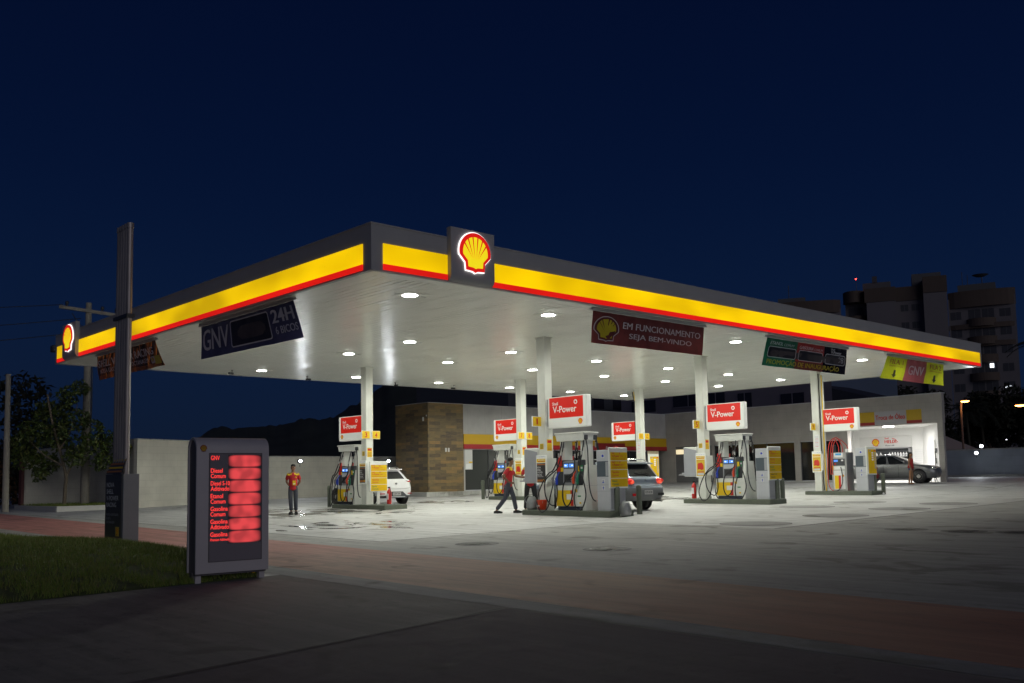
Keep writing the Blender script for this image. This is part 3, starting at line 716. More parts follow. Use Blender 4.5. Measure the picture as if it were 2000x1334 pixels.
# ---- price boards (yellow), faces local +x of the islands -> build facing -y and rotate 0 in world
def make_board(label, loc, rows, post=False, mini=False):
    """local: x right (world X), front -y, base z=0 at the ground"""
    p = thing('price_board', label, 'price board', loc, 0, 'yellow fuel price boards')
    z0, z1 = (.62, 1.76) if post else (.78, 1.93)
    m = MB(); m.box(-.42, .38, -.055, .0, z0, z1, WHITE, .02)
    if post:
        m.box(-.06, .06, 0, .03, .16, z1 - .2, WHITE)
    m.build('frame', p)
    m = MB()
    if mini:
        m.box(-.30, .34, -.06, -.054, z0 + .05, z1 - .13, YELB)
        for k in range(9): m.rect(.2, .3, z1 - .3 - k * .075, z1 - .25 - k * .075, -.0615, GREY)
        for k in range(4): m.rect(-.02, .12, z1 - .3 - k * .09, z1 - .24 - k * .09, -.0615, PRINTW)
        m.rect(.16, .32, z1 - .2, z1 - .16, -.0615, RED); m.rect(-.22, -.1, z1 - .22, z1 - .17, -.0615, GREY)
    else:
        n = len(rows); hh = (z1 - .13 - (z0 + .03)) / n
        for k, (big, l1, l2, c) in enumerate(rows):
            za = z1 - .13 - (k + 1) * hh
            m.box(-.37, .35, -.06, -.054, za + .008, za + hh - .008, YELB)
            if big:
                m.text('Shell', -.32, za + .19, .045, c, -.0615, bold=.02); m.text('V-Power', -.32, za + .10, .07, c, -.0615, w=.33, bold=.012)
                m.prism(arc(.03, za + .205, .027, 0, 2 * pi, 12)[:12], -.063, -.060, c); m.prism(arc(.03, za + .205, .015, 0, 2 * pi, 12)[:12], -.0645, -.062, YELB)
                m.text(l1, -.32, za + .04, .03, c, -.0615, w=.58); 
                if l2: m.text(l2, .05, za + .115, .035, c, -.0615, bold=.03)
            else:
                m.text(l1, -.32, za + .145, .062, c, -.0615, bold=.008, ref='Gl'); m.text(l2, -.32, za + .055, .062, c, -.0615, bold=.008, ref='Gl')
    m.build('price_panel', p)
    return p
REDI = mat('red_ink', (.62, .03, .015), .45)
r1 = [(1, 'Gasolina Premium Aditivada', 'Racing', REDI), (1, 'Gasolina Aditivada', 'nitro+', REDI), (0, 'Gasolina', 'Comum', REDI), (0, 'Etanol', 'Comum', GREEN)]
r5 = [(1, 'Gasolina Aditivada', 'nitro+', REDI), (0, 'Gasolina', 'Comum', REDI), (0, 'Etanol', 'Comum', GREEN), (0, 'Diesel S-10', 'Comum', INK)]
x, y, z = gl(0, 0); make_board('yellow price board on the side of the nearest grey unit', (x, y - 2.885, z), r1)
x, y, z = gl(1, 0); make_board('yellow price board on the middle grey unit, listing Diesel S-10', (x, y - 2.885, z), r5)
x, y, z = gl(2, 0); make_board('yellow board of small print on the right grey unit', (x - .05, y + .6 - 2.885, z), None, mini=True)
x, y, z = gl(0, 1); make_board('yellow price board on a post right of columns 3 and 4', (x + .0, y - .72, z), r1, post=True)
x, y, z = gl(2, 1); make_board('yellow board of small print behind the silver car', (x + .05, y - .72, z + .12), None, post=True, mini=True)

# ---- V-Power signs on the columns
def make_sign(label, loc, flip=False):
    p = thing('fuel_brand_sign', label, 'lit sign', loc, RZ, 'red and white lit signs on the columns')
    m = MB(); m.box(.22, 1.84, -.105, .105, 2.60, 3.545, SIGNW, .02); m.box(.165, .24, -.08, .08, 2.66, 3.49, GREY, .01)
    if flip: pass
    else: m.box(1.70, 1.815, -.112, -.10, 2.62, 3.525, SIGNW, .01)
    m.build('sign_body', p)
    m = MB(); x0, x1 = (.30, 1.70) if not flip else (.36, 1.78)
    m.box(x0, x1, -.110, -.10, 2.90, 3.515, SIGNR)
    m.text('Shell', x0 + .13, 3.285, .095, SIGNW, -.1125, bold=.012, w=.24)
    m.text('V-Power', x0 + .15, 3.055, .20, SIGNW, -.1125, w=.98, bold=.016)
    m.prism(arc(x0 + 1.10, 3.345, .07, 0, 2 * pi, 24)[:24], -.1125, -.109, SIGNW); m.prism(arc(x0 + 1.10, 3.345, .036, 0, 2 * pi, 20)[:20], -.1145, -.112, SIGNR)
    emblem(m, 1.58 if not flip else .38 + .06, 2.765, .085, -.106, YEL, SIGNR, None, .008)
    m.build('sign_face', p)
    return p
sg0 = make_sign('red and white lit sign on column 1, the largest and nearest', gl(0, 0))
dup(sg0, gl(1, 0), RZ, 'red and white lit sign right of column 5 on the middle island')
dup(sg0, gl(2, 0), RZ, 'red and white lit sign right of column 9, beside the oil bay')
x, y, z = gl(0, 1)
sg1 = make_sign('red and white lit sign left of columns 3 and 4', (x, y + 2.02, z), True)
x, y, z = gl(1, 1); dup(sg1, (x, y + 1.92, z), RZ, 'red and white lit sign left of columns 7 and 8')
x, y, z = gl(2, 1); dup(sg1, (x, y + 2.0, z), RZ, 'red and white lit sign left of columns 11 and 12, the farthest')

# ---- number plates, stickers, poster boards on columns
def plate(txt, label, loc):
    p = thing('number_plate', label, 'number plate', loc, 0, 'yellow pump number plates on the columns')
    m = MB(); m.box(-.185, .185, -.025, .025, -.155, .155, SIGNW, .008); m.build('plate', p)
    m = MB(); m.box(-.172, .172, -.030, -.024, -.142, .142, YEL); m.text(txt, 0, -.09, .18, RED, -.0325, al='c', bold=.02, w={'1': .045, '11': .12, '12': .15}.get(txt, .10)); m.build('number_face', p)
for i, t_ in ((0, '1'), (1, '5'), (2, '9')):
    x, y, z = gl(i, 0); plate(t_, 'yellow plate numbered %s on the left of its column' % t_, (x - W - .17, y + .05, z + 2.83))
for i, (a, b_) in ((0, ('3', '4')), (1, ('7', '8')), (2, ('11', '12'))):
    x, y, z = gl(i, 1); plate(a, 'yellow plate numbered %s on the left of the rear column' % a, (x - .205, y - W - .03, z + 2.77)); plate(b_, 'yellow plate numbered %s on the right of the rear column' % b_, (x + .26, y - W - .03, z + 2.77))
POSTD = mat('dark_poster', (.05, .045, .045), .35); POSTO = mat('poster_orange', (.45, .16, .03), .4); POSTY = mat('poster_yellow', (.72, .50, .04), .4); PALE = mat('pale_card', (.62, .62, .60), .5)
def col_kit(i, j, dark, name):
    loc = gl(i, j)
    p = thing('poster_board', 'white poster board with %s on %s' % ('dark racing poster' if dark else 'yellow poster of red figures', name), 'poster', loc, RZ, 'poster boards strapped to the columns')
    m = MB(); m.box(-.215, .215, -W - .06, -W - .002, .92, 1.80, SIGNW, .012); m.box(-.10, .26, -W - .02, W + .02, 1.0, 1.7, WHITE); m.build('frame', p)
    m = MB(); y = -W - .064
    m.text('Posto com segurança', -.19, 1.735, .03, BLUE, y, w=.38); m.box(-.18, .185, y - .001, y + .004, 1.58, 1.69, YEL)
    for k in range(5):
        m.rect(-.12 + k * .06, -.085 + k * .06, 1.60, 1.625, y - .003, RED); m.rect(-.115 + k * .06, -.09 + k * .06, 1.635, 1.67, y - .003, PRINTW)
    m.build('header_strip', p)
    m = MB()
    if dark:
        m.box(-.18, .185, y - .001, y + .004, .97, 1.56, POSTD)
        m.rect(-.178, .183, 1.50, 1.53, y - .003, POSTO); m.rect(-.178, .183, 1.0, 1.06, y - .003, POSTO)
        for k, s_ in enumerate(('NOVA', 'SHELL', 'V-POWER', 'RACING')): m.text(s_, -.16, 1.40 - k * .075, .055, PRINTW, y - .004, w=(.15, .16, .23, .2)[k], bold=.02)
        m.rect(-.16, .1, 1.14, 1.155, y - .004, LGREY); m.rect(.09, .17, 1.0, 1.07, y - .0045, YEL); emblem(m, .13, 1.035, .025, y - .004, YEL, RED, None, .003)
    else:
        m.box(-.18, .185, y - .001, y + .004, .97, 1.56, POSTY); m.text('PROMOÇÃO', 0, 1.50, .035, RED, y - .003, al='c', w=.28, bold=.02)
        m.flat([(-.13, 1.2), (-.12, 1.4), (-.07, 1.45), (-.02, 1.43), (.03, 1.46), (.09, 1.42), (.13, 1.34), (.13, 1.22), (.05, 1.18), (-.04, 1.22)], y - .003, REDI)
        m.rect(-.14, .14, 1.1, 1.13, y - .003, REDI); m.rect(-.14, .14, 1.0, 1.08, y - .003, PALE)
    m.build('poster', p)
    # stickers
    p = MB(); p.rect(-.09, .07, 1.98, 2.15, -W - .004, YEL)
    for k in range(4): p.rect(-.07, .05, 2.0 + k * .035, 2.015 + k * .035, -W - .006, OLIVE)
    o = p.build('warning_sticker'); o.location = loc; o.rotation_euler = (0, 0, RZ); tag(o, 'small yellow warning sticker on the left face of %s' % name, 'sticker', 'yellow stickers on the columns')
    p = MB(); p.M = rot(pi / 2)
    p.rect(-.11, .1, 1.93, 2.28, -W - .004, YEL); p.rect(-.09, .08, 2.17, 2.25, -W - .006, REDI)
    for k in range(5): p.rect(-.09, .08, 1.96 + k * .035, 1.972 + k * .035, -W - .006, POSTO)
    o = p.build('safety_notice'); o.location = loc; o.rotation_euler = (0, 0, RZ); tag(o, 'taller yellow safety notice on the right face of %s' % name, 'notice', 'yellow notices on the columns')
col_kit(0, 0, True, 'column 1'); col_kit(1, 0, False, 'column 5'); col_kit(2, 0, False, 'column 9'); col_kit(0, 1, True, 'columns 3 and 4'); col_kit(1, 1, False, 'columns 7 and 8')
for i, j, nm in ((2, 0, 'column 9'), (2, 1, 'columns 11 and 12')):
    p = MB(); p.rect(-.09, .12, 1.95, 2.5, -W - .008, PRINTW)
    for k in range(9): p.rect(-.06, .09, 2.0 + k * .052, 2.012 + k * .052, -W - .010, LGREY if k % 3 else REDI)
    o = p.build('printed_notice'); o.location = gl(i, j); o.rotation_euler = (0, 0, RZ); tag(o, 'white printed notice sheet on the left face of %s' % nm, 'notice', 'white notices on the columns')
# conduit on column 9
o = thing('cable_conduit', 'black cable and yellow pipe running down the right side of column 9', 'conduit', gl(2, 0), RZ)
m = MB(); m.tube([(.20, -.14, 5.05), (.205, -.14, 3.6), (.21, -.15, 2.2), (.22, -.15, 1.0), (.25, -.15, .17)], .022, BLACK, n=7, sub=4); m.build('cable', o)
m = MB(); m.cyl((.31, -.1, .15), (.31, -.1, 4.98), .022, YEL); m.box(.17, .29, -.09, .09, .16, 4.98, WHITE); m.build('pipe', o)
o = thing('cable_conduit', 'short black and yellow cables at the top of columns 11 and 12', 'conduit', gl(2, 1), RZ)
m = MB(); m.tube([(-.35, -.1, 5.0), (-.28, -.12, 4.75), (-.2, -.14, 4.4), (-.19, -.14, 2.5)], .02, BLACK, n=7); m.build('cable', o)
m = MB(); m.tube([(-.27, -.1, 5.0), (-.22, -.12, 4.8), (-.18, -.14, 4.55)], .018, YEL, n=7); m.build('pipe', o)

# ---- card machine cabinets
CABG = mat('cabinet_grey', (.35, .36, .39), .45, var=.05)
def kiosk(label, loc):
    p = thing('payment_cabinet', label, 'cabinet', loc, RZ, 'grey payment cabinets left of the columns')
    m = MB(); m.box(-.77, -.17, -.20, .34, .95, 2.03, WHITE, .03); m.build('shell', p)
    m = MB(); m.prism([(-.745, .965), (-.18, .965), (-.18, 1.90), (-.66, 2.0), (-.745, 1.98)], -.212, -.195, CABG); m.build('front_panel', p)
    m = MB(); m.box(-1.05, -.77, -.15, .3, 1.0, 1.045, GREY, .01); m.box(-.95, -.80, -.1, .2, 1.045, 1.10, LGREY, .01); m.build('shelf', p)
    return p
k0 = kiosk('grey payment cabinet on column 1 hiding the attendant behind', gl(0, 0)); dup(k0, gl(1, 0), RZ, 'grey payment cabinet left of column 5, above the red extinguisher')

# ------------------------------------------------------------------ small things on the islands
def on(i, j, lx, ly, z=.15):
    x, y = isl(i, j); return (x + ly, y - lx, zg(x, y) + z)
def bucket(label, loc, s=1.0):
    o = thing('bucket', label, 'bucket', loc, .4)
    m = MB(); m.lathe([(.001, .004), (.125 * s, .004), (.165 * s, .29 * s), (.175 * s, .295 * s), (.172 * s, .30 * s), (.155 * s, .285 * s), (.118 * s, .03), (.001, .025)], ORANGE, n=24)
    m.M = rot(RZ - .4); m.text('AREIA', -.075, .10, .05, PRINTW, -.157, w=.15, bold=.03); m.build('pail', o)
    m = MB(); m.tube([(.165 * s * cos(a), .165 * s * sin(a) * .3 - .1, .28 * s - .14 * sin(a)) for a in [pi * k / 8 for k in range(9)]], .005, STEEL, n=5, sub=2); m.build('handle', o)
bucket('orange sand bucket at the foot of column 1', on(0, 0, .14, -.36)); bucket('orange bucket half hidden between pump 1 and the grey unit', on(0, 0, 2.17, .12), .95)
CANM = mat('dull_galvanised', (.28, .29, .29), .5, metal=.6, var=.15, vs=8)
def wcan(label, loc, rz):
    o = thing('watering_can', label, 'watering can', loc, rz)
    m = MB(); m.lathe([(.001, .002), (.15, .005), (.175, .10), (.17, .24), (.12, .36), (.085, .40), (.08, .40), (.11, .34), (.15, .23), (.001, .2)], CANM, n=22); m.build('body', o)
    m = MB(); m.tube([(.15, 0, .14), (.22, 0, .24), (.27, 0, .38)], .025, CANM, n=8, sub=3, r1=.014); m.build('spout', o)
    m = MB(); m.tube([(-.16, 0, .16), (-.26, 0, .30), (-.16, 0, .42), (-.04, 0, .42), (.06, 0, .38)], .009, CANM, n=6); m.build('handle', o)
wcan('dull metal watering can beside the orange bucket by column 1', on(0, 0, -.32, -.33), RZ + .2)
wcan('grey watering can with open top beside the near yellow price board', on(0, 0, 3.12, -.0, 0.0), .35)
o = thing('plastic_bottle', 'clear bottle with blue cap between watering can and orange bucket', 'bottle', on(0, 0, -.08, -.30))
m = MB(); m.lathe([(.001, .0), (.045, .003), (.048, .17), (.02, .23), (.018, .26)], mat('clear_plastic', (.5, .55, .6), .15), n=14); m.build('body', o)
m = MB(); m.cyl((0, 0, .2), (0, 0, .29), .035, BLUE); m.build('cap', o)
def extinguisher(label, loc):
    o = thing('fire_extinguisher', label, 'extinguisher', loc, RZ, 'red fire extinguishers by the columns')
    m = MB(); m.lathe([(.001, .01), (.075, .012), (.085, .04), (.085, .46), (.06, .53), (.025, .56), (.02, .60)], RED, n=20); m.box(-.05, .05, -.088, -.06, .18, .4, PRINTW); m.build('cylinder', o)
    m = MB(); m.box(-.02, .02, -.06, .05, .60, .65, BLACK, .01); m.cyl((0, 0, .58), (0, 0, .66), .018, CHROME); m.build('valve', o)
    m = MB(); m.tube([(.03, 0, .62), (.11, -.02, .55), (.12, -.03, .3), (.1, -.03, .12)], .012, BLACK, n=6); m.build('hose', o)
    return o
extinguisher('red fire extinguisher standing left of column 5', on(1, 0, -.42, -.1))
extinguisher('red fire extinguisher on a rack right of columns 3 and 4', on(0, 1, 1.15, .18)); extinguisher('red fire extinguisher left of the grey unit on the right island', on(2, 0, 1.62, .15))
def bollard(label, x, y):
    o = MB(); o.lathe([(.082, -.05), (.082, .80), (.07, .835), (.045, .85), (.001, .853)], OLIVE, n=18)
    b_ = o.build('bollard'); b_.location = (x, y, zg(x, y)); b_.rotation_euler = (R(random.uniform(-.6, .6)), R(random.uniform(-.6, .6)), 0)
    tag(b_, label, 'bollard', 'olive steel bollards by the islands')
for (x, y), lb in {(9.86, 17.35): 'olive bollard right of the standing man', (17.5, 16.75): 'olive bollard left of the walking attendant', (9.62, 1.92): 'olive bollard in front of the nearest yellow price board', (10.98, 2.25): 'olive bollard before the tail light of the silver car',
                   (17.9, 1.95): 'olive bollard in front of the Diesel S-10 price board', (19.05, 2.45): 'olive bollard standing alone right of the middle island', (26.12, 2.6): 'olive bollard before the small print board on the right island', (26.85, 2.6): 'olive bollard farthest right, before the grey sedan'}.items():
    bollard(lb, x, y)
o = MB(); 
# crumpled paper at the right island
o.ell((0, 0, .04), (.07, .05, .045), PRINTW, 7, 5); b_ = o.build('paper_scrap'); b_.location = (26.3, 2.35, zg(26.3, 2.35)); tag(b_, 'white paper scrap at the foot of the right island', 'litter')

# ------------------------------------------------------------------ banners
CLW = {}
def banner(label, axis, c, rows, base_m, wind=.05, gloss=None):
    """c: tl,tr,br,bl as (u,z) where u is world x (axis 'y') or -y (axis 'x'); hangs 0.3 m inside the fascia"""
    p = thing('banner', label, 'banner', (0, 0, 0), 0 if axis == 'y' else RZ, 'printed banners hung under the canopy edge')
    off = .3
    seed = c[0][0] * 3.1
    def wp(q):
        s_, t_ = q.x, q.z
        u0 = c[0][0] * (1 - s_) + c[1][0] * s_; u1 = c[3][0] * (1 - s_) + c[2][0] * s_
        z0 = c[0][1] * (1 - s_) + c[1][1] * s_; z1 = c[3][1] * (1 - s_) + c[2][1] * s_
        fall = (1 - t_)
        wr = wind * (mn.noise((s_ * 6 + seed, t_ * 1.4, seed)) * .7 + mn.noise((s_ * 20 + seed, t_ * 3, 2)) * .28) * (.35 + fall) + wind * .25 * sin(s_ * 60 + t_ * 3) * t_ ** 2
        return (u0 * t_ + u1 * (1 - t_), off + wr + q.y, z0 * t_ + z1 * (1 - t_))
    m = MB(); u0, u1 = c[0][0], c[1][0]; zt = (c[0][1] + c[1][1]) / 2
    m.cyl((u0 - .1, off, zt + .03), (u1 + .1, off, zt + .03), .028, LGREY); m.box(u0 - .02, u1 + .02, off - .06, off + .06, zt + .05, H, LGREY)
    m.build('rail', p)
    m = MB(); m.warp = wp; nu, nv = 72, 18
    rows(m, nu, nv)
    m.build('cloth', p)
def grid(m, s0, s1, t0, t1, mt, y=0.0, n=None):
    nu = max(2, int((s1 - s0) * 72)); nv = max(2, int((t1 - t0) * 18))
    vs = [(s0 + (s1 - s0) * i / nu, y, t0 + (t1 - t0) * j / nv) for j in range(nv + 1) for i in range(nu + 1)]
    m.add(vs, [(j * (nu + 1) + i, j * (nu + 1) + i + 1, (j + 1) * (nu + 1) + i + 1, (j + 1) * (nu + 1) + i) for j in range(nv) for i in range(nu)], mt, True)
def bt(m, t_, s, z, h, w, mt, bold=.03, shear=0.0, y=-.022, al='l', ref=None): m.text(t_, s, z, h, mt, y, w=w, bold=bold, shear=shear, al=al, ref=ref)
VB = mat('banner_navy', (.04, .04, .095), .35, var=.2, vs=3); VK = mat('banner_black', (.018, .014, .012), .22, var=.3, vs=4, bump=.9, bs=2.5, stretch=(2, 2, .5)); VR = mat('banner_maroon', (.13, .032, .028), .3, var=.25, vs=3)
VG = mat('banner_green', (.012, .11, .06), .35, var=.15, vs=3); VRR = mat('banner_red', (.28, .025, .02), .35, var=.15, vs=3); VY = mat('banner_lime', (.44, .47, .02), .35, var=.1, vs=3); VM = mat('banner_wine', (.25, .065, .075), .35, var=.15, vs=3)
VW = mat('banner_white_print', (.55, .55, .56), .4, var=.08); VYP = mat('banner_yellow_print', (.5, .42, .02), .4); VO = mat('banner_orange_stripe', (.32, .10, .015), .4); VGREY = mat('banner_grey_smear', (.07, .06, .06), .6, var=.4, vs=1.2)
VPIC = mat('banner_picture', (.06, .03, .02), .4, var=.5, vs=2)
def see_through(m, f=.42, gain=1.0):
    # thin vinyl: part of the canopy light behind it comes through
    nt = m.node_tree; L = nt.links.new; b = nt.nodes['Principled BSDF']; out = nt.nodes['Material Output']
    tr = N(nt, 'ShaderNodeBsdfTranslucent'); mx = N(nt, 'ShaderNodeMixShader'); mx.inputs[0].default_value = f
    if b.inputs['Base Color'].is_linked: L(b.inputs['Base Color'].links[0].from_socket, tr.inputs['Color'])
    else: tr.inputs['Color'].default_value = b.inputs['Base Color'].default_value
    L(b.outputs[0], mx.inputs[1]); L(tr.outputs[0], mx.inputs[2]); L(mx.outputs[0], out.inputs['Surface'])
for m_, f_ in ((VY, .34), (VM, .30), (VG, .12), (VRR, .12), (VR, .10), (VB, .16)): see_through(m_, f_)
def rrect(s0, s1, t0, t1, r, asp, n=5):
    P = []
    for cx, cz, a in ((s1 - r, t1 - r * asp, 0), (s0 + r, t1 - r * asp, pi / 2), (s0 + r, t0 + r * asp, pi), (s1 - r, t0 + r * asp, 1.5 * pi)):
        P += [(cx + r * cos(a + pi / 2 * k / n), cz + r * asp * sin(a + pi / 2 * k / n)) for k in range(n + 1)]
    return P
def ring(m, s0, s1, t0, t1, w, asp, mt, y):
    a = rrect(s0, s1, t0, t1, .02, asp); b_ = rrect(s0 + w, s1 - w, t0 + w * asp, t1 - w * asp, .015, asp); n = len(a)
    m.add([(x, y, z) for x, z in a] + [(x, y, z) for x, z in b_], [(i, (i + 1) % n, n + (i + 1) % n, n + i) for i in range(n)], mt)
def b_gnv(m, nu, nv):
    grid(m, 0, 1, 0, 1, VB)
    bt(m, 'GNV', .03, .22, .64, .29, VW, .025)
    grid(m, .355, .735, .17, .88, INK, -.014); ring(m, .345, .745, .13, .92, .007, 5, VW, -.024)
    m.flat(rrect(.42, .70, .30, .72, .06, 5), -.022, VGREY)
    bt(m, '24H', .775, .53, .37, .20, VW, .03); bt(m, '6 BICOS', .785, .22, .21, .20, VW, .02)
banner('dark blue banner reading GNV 24H 6 BICOS under the left fascia', 'x', [(-8.53, 5.22), (-3.64, 5.22), (-3.15, 4.29), (-8.47, 4.33)], b_gnv, VB, .035)
VGLINT = bpy.data.materials.new('banner_orange_glints'); VGLINT.use_nodes = True  # orange lamp glints on the black cloth, painted into its colour
_nt = VGLINT.node_tree; _b = _nt.nodes['Principled BSDF']; _tc = N(_nt, 'ShaderNodeTexCoord'); _mp = N(_nt, 'ShaderNodeMapping'); _mp.inputs['Scale'].default_value = (2.6, 1, .55); _mp.inputs['Rotation'].default_value = (0, .35, 0)
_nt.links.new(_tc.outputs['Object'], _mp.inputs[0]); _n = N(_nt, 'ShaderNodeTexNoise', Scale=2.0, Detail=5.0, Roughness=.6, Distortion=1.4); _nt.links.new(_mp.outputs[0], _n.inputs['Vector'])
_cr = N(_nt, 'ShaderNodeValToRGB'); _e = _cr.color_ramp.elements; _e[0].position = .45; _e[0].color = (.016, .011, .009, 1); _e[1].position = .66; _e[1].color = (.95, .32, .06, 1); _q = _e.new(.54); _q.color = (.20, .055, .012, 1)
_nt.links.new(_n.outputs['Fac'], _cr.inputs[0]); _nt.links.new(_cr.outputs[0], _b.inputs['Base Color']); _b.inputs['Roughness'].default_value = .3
see_through(VGLINT, .5)
def b_race(m, nu, nv):
    grid(m, 0, 1, 0, 1, VGLINT)
    bt(m, 'SHELL V-POWER RACING', .04, .50, .30, .88, VW, .03); bt(m, 'NOSSA GASOLINA DE ALTA OCTANAGEM', .06, .24, .17, .76, VW, .015)
    for k in range(3): grid(m, .02, .98, .02 + k * .05, .045 + k * .05, VO, -.018)
    grid(m, .91, .99, .10, .42, VYP, -.019); m.flat(rrect(.855, .915, .16, .42, .004, 5), -.022, VW)
    m.flat([(.885 + x * .022, .30 + z * .09) for x, z in pecten()], -.028, VRR); m.flat([(.885 + x * .017, .30 + z * .07) for x, z in pecten()], -.032, VYP)
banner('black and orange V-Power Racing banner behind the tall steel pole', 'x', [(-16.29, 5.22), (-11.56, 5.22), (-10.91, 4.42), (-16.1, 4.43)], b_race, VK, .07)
def b_em(m, nu, nv):
    grid(m, 0, 1, 0, 1, VR)
    m.flat([(.115 + x * .105, .48 + z * .40) for x, z in pecten()], -.020, VW); m.flat([(.115 + x * .098, .48 + z * .375) for x, z in pecten()], -.024, VR); m.flat([(.115 + x * .08, .48 + z * .31) for x, z in pecten()], -.028, VYP)
    for k in range(6):
        a = pi / 2 + (k - 2.5) * .36; tx, tz = .115 + .08 * cos(a), .48 + .31 * sin(a); m.flat([(tx - .005 * sin(a), tz), (tx + .005 * sin(a), tz), (.115 + .012 * cos(a), .36)], -.031, VR)
    bt(m, 'EM FUNCIONAMENTO', .25, .56, .21, .71, VW, .018); bt(m, 'SEJA BEM-VINDO', .31, .21, .22, .57, VW, .018)
banner('dark red banner reading EM FUNCIONAMENTO SEJA BEM-VINDO', 'y', [(7.04, 5.22), (11.79, 5.22), (11.64, 4.40), (6.92, 4.38)], b_em, VR, .03)
def b_pr(m, nu, nv):
    grid(m, 0, .36, .30, 1, VG); grid(m, .36, .70, .30, 1, VRR); grid(m, .70, 1, .30, 1, VK); grid(m, 0, .36, 0, .30, VG); grid(m, .36, .7, 0, .30, VR); grid(m, .7, 1, 0, .30, VK)
    bt(m, 'ETANOL', .04, .78, .12, .145, VW, .02, .25); bt(m, 'COMUM', .20, .78, .09, .12, VW, -.005, .25); bt(m, 'GASOLINA', .385, .76, .12, .165, VW, .02, .25); bt(m, 'COMUM', .565, .76, .09, .11, VW, -.005, .25); bt(m, 'V-Power', .78, .74, .12, .14, VW, .015); bt(m, 'Shell', .78, .88, .06, .05, VW, .015)
    for s0, s1 in ((.03, .35), (.38, .68), (.715, .975)): grid(m, s0, s1, .34, .70, INK, -.016); ring(m, s0, s1, .32, .72, .005, 5, VW, -.024)
    m.flat(rrect(.06, .92, .36, .60, .05, 3), -.023, VGREY); bt(m, '98', .885, .42, .22, .07, VW, -.01)
    bt(m, 'PROMOÇÃO DE INAUGURAÇÃO', .04, .08, .17, .87, VYP, .025, ref='PROMO')
banner('green, red and black fuel price banner reading PROMOÇÃO DE INAUGURAÇÃO', 'y', [(15.1, 5.22), (20.08, 5.22), (19.84, 4.33), (14.69, 4.32)], b_pr, VG, .035)
def b_fi(m, nu, nv):
    grid(m, 0, .335, 0, 1, VY); grid(m, .335, .68, 0, 1, VM); grid(m, .68, 1, 0, 1, VY)
    bt(m, 'FILA 1', .06, .68, .22, .22, VM, .02); bt(m, 'ABASTEÇA AQUI', .06, .54, .09, .22, VM, .015); bt(m, 'FILA 2', .735, .68, .22, .21, VM, .02); bt(m, 'ABASTEÇA AQUI', .735, .54, .09, .22, VM, .015); bt(m, 'GNV', .385, .30, .42, .25, VW, .03)
    for s in (.17, .83): m.flat([(s - .015, .42), (s + .015, .42), (s + .015, .22), (s + .035, .22), (s, .06), (s - .035, .22), (s - .015, .22)][::-1], -.022, VB)
banner('lime and wine banner reading FILA 1 GNV FILA 2 at the right end', 'y', [(23.06, 5.22), (27.87, 5.22), (27.7, 4.36), (22.41, 4.37)], b_fi, VY, .05)
# --END-A--
# ------------------------------------------------------------------ walls and buildings
def thick_wall(name, label, p0, p1, z0, z1, th, m, cap=None):
    """wall whose outer face runs p0->p1, thickness to the left of that direction"""
    d = Vector((p1[0] - p0[0], p1[1] - p0[1])); L = d.length; a = math.atan2(d.y, d.x)
    b = MB(); b.M = T(p0[0], p0[1], 0) @ rot(a)
    b.box(0, L, 0, th, z0, z1, m)
    if cap: b.box(-.01, L + .01, -.012, th + .012, z1, z1 + .05, cap)
    return b
w = thing('boundary_wall', 'tall cream tiled boundary wall behind the price totem', 'wall')
b = thick_wall('', '', (5.44, 25.8), (13.2, 25.8 + 3.2), -.3, 2.98, .2, TILEW, KERB); b.M = Matrix.Identity(4)
b.box(5.44, 5.64, 26.02, 40, -.3, 2.98, TILEW); b.box(5.43, 5.65, 26.05, 40, 2.98, 3.03, KERB)
b.box(5.40, 5.44, 27.2, 27.6, 1.1, 1.9, GREY)
b.build('wall', w)
m = MB(); m.box(5.30, 5.44, 26.4, 26.75, 2.62, 2.74, YEL); m.build('house_plate', w)
w = thing('boundary_wall', 'lower grey boundary wall behind the standing man, two floodlights on top', 'wall')
b = thick_wall('', '', (13.0, 29.3), (30, 29.3), -.2, 2.34, .2, TILEW, KERB); b.build('wall', w)
w = thing('boundary_wall', 'dark low wall behind the leafy tree and the planter', 'wall')
b = thick_wall('', '', (2.5, 31.5), (5.44, 31.5), -.3, 2.2, .2, TILEW, KERB); b.M = Matrix.Identity(4); b.box(2.38, 2.5, 31.4, 31.8, -.3, 2.3, mat('rusty_post', (.14, .05, .05), .7)); b.build('wall', w)
WALLB = tiles('pale_blue_wall', (.40, .45, .50), (.39, .44, .49), (.34, .38, .42), 1.2, .6)
w = thing('boundary_wall', 'long pale blue grey wall at the far right edge with a bright floodlight', 'wall')
b = MB(); b.box(50, 50.25, -40, 30, .0, 2.2, WALLB); b.box(49.97, 50.28, -40, 30, 2.2, 2.27, KERB); b.build('wall', w)
m = MB(); m.box(49.55, 49.99, -40, 9.9, .3, .70, KERB, .02); m.build('kerb', w)
def flood(label, x, y, z, d, s=.085, energy=0):
    o = thing('floodlight', label, 'floodlight', (x, y, z), d, 'bright floodlights around the forecourt')
    m = MB(); m.box(-.14, .14, -.04, .10, -.10, .10, DGREY, .02); m.cyl((0, .04, -.1), (0, .06, -.3), .015, DGREY); m.build('housing', o)
    m = MB(); m.ell((0, -.05, 0), (s * 1.1, .03, s), FLOOD, 14, 8); m.build('lens', o)
    if energy:
        l = bpy.data.lights.new('flood_light', 'SPOT'); l.energy = energy; l.spot_size = R(140); l.spot_blend = .6; l.color = (.9, .95, 1); l.shadow_soft_size = .09; l.specular_factor = 0.0
        lo = bpy.data.objects.new('flood_light', l); col.objects.link(lo); lo.location = (x + .3 * sin(d), y - .3 * cos(d), z); lo.rotation_euler = (R(-72), 0, d)
flood('bright floodlight on the grey wall above the standing man', 15.49, 29.22, 2.12, -.25, .085, 55)
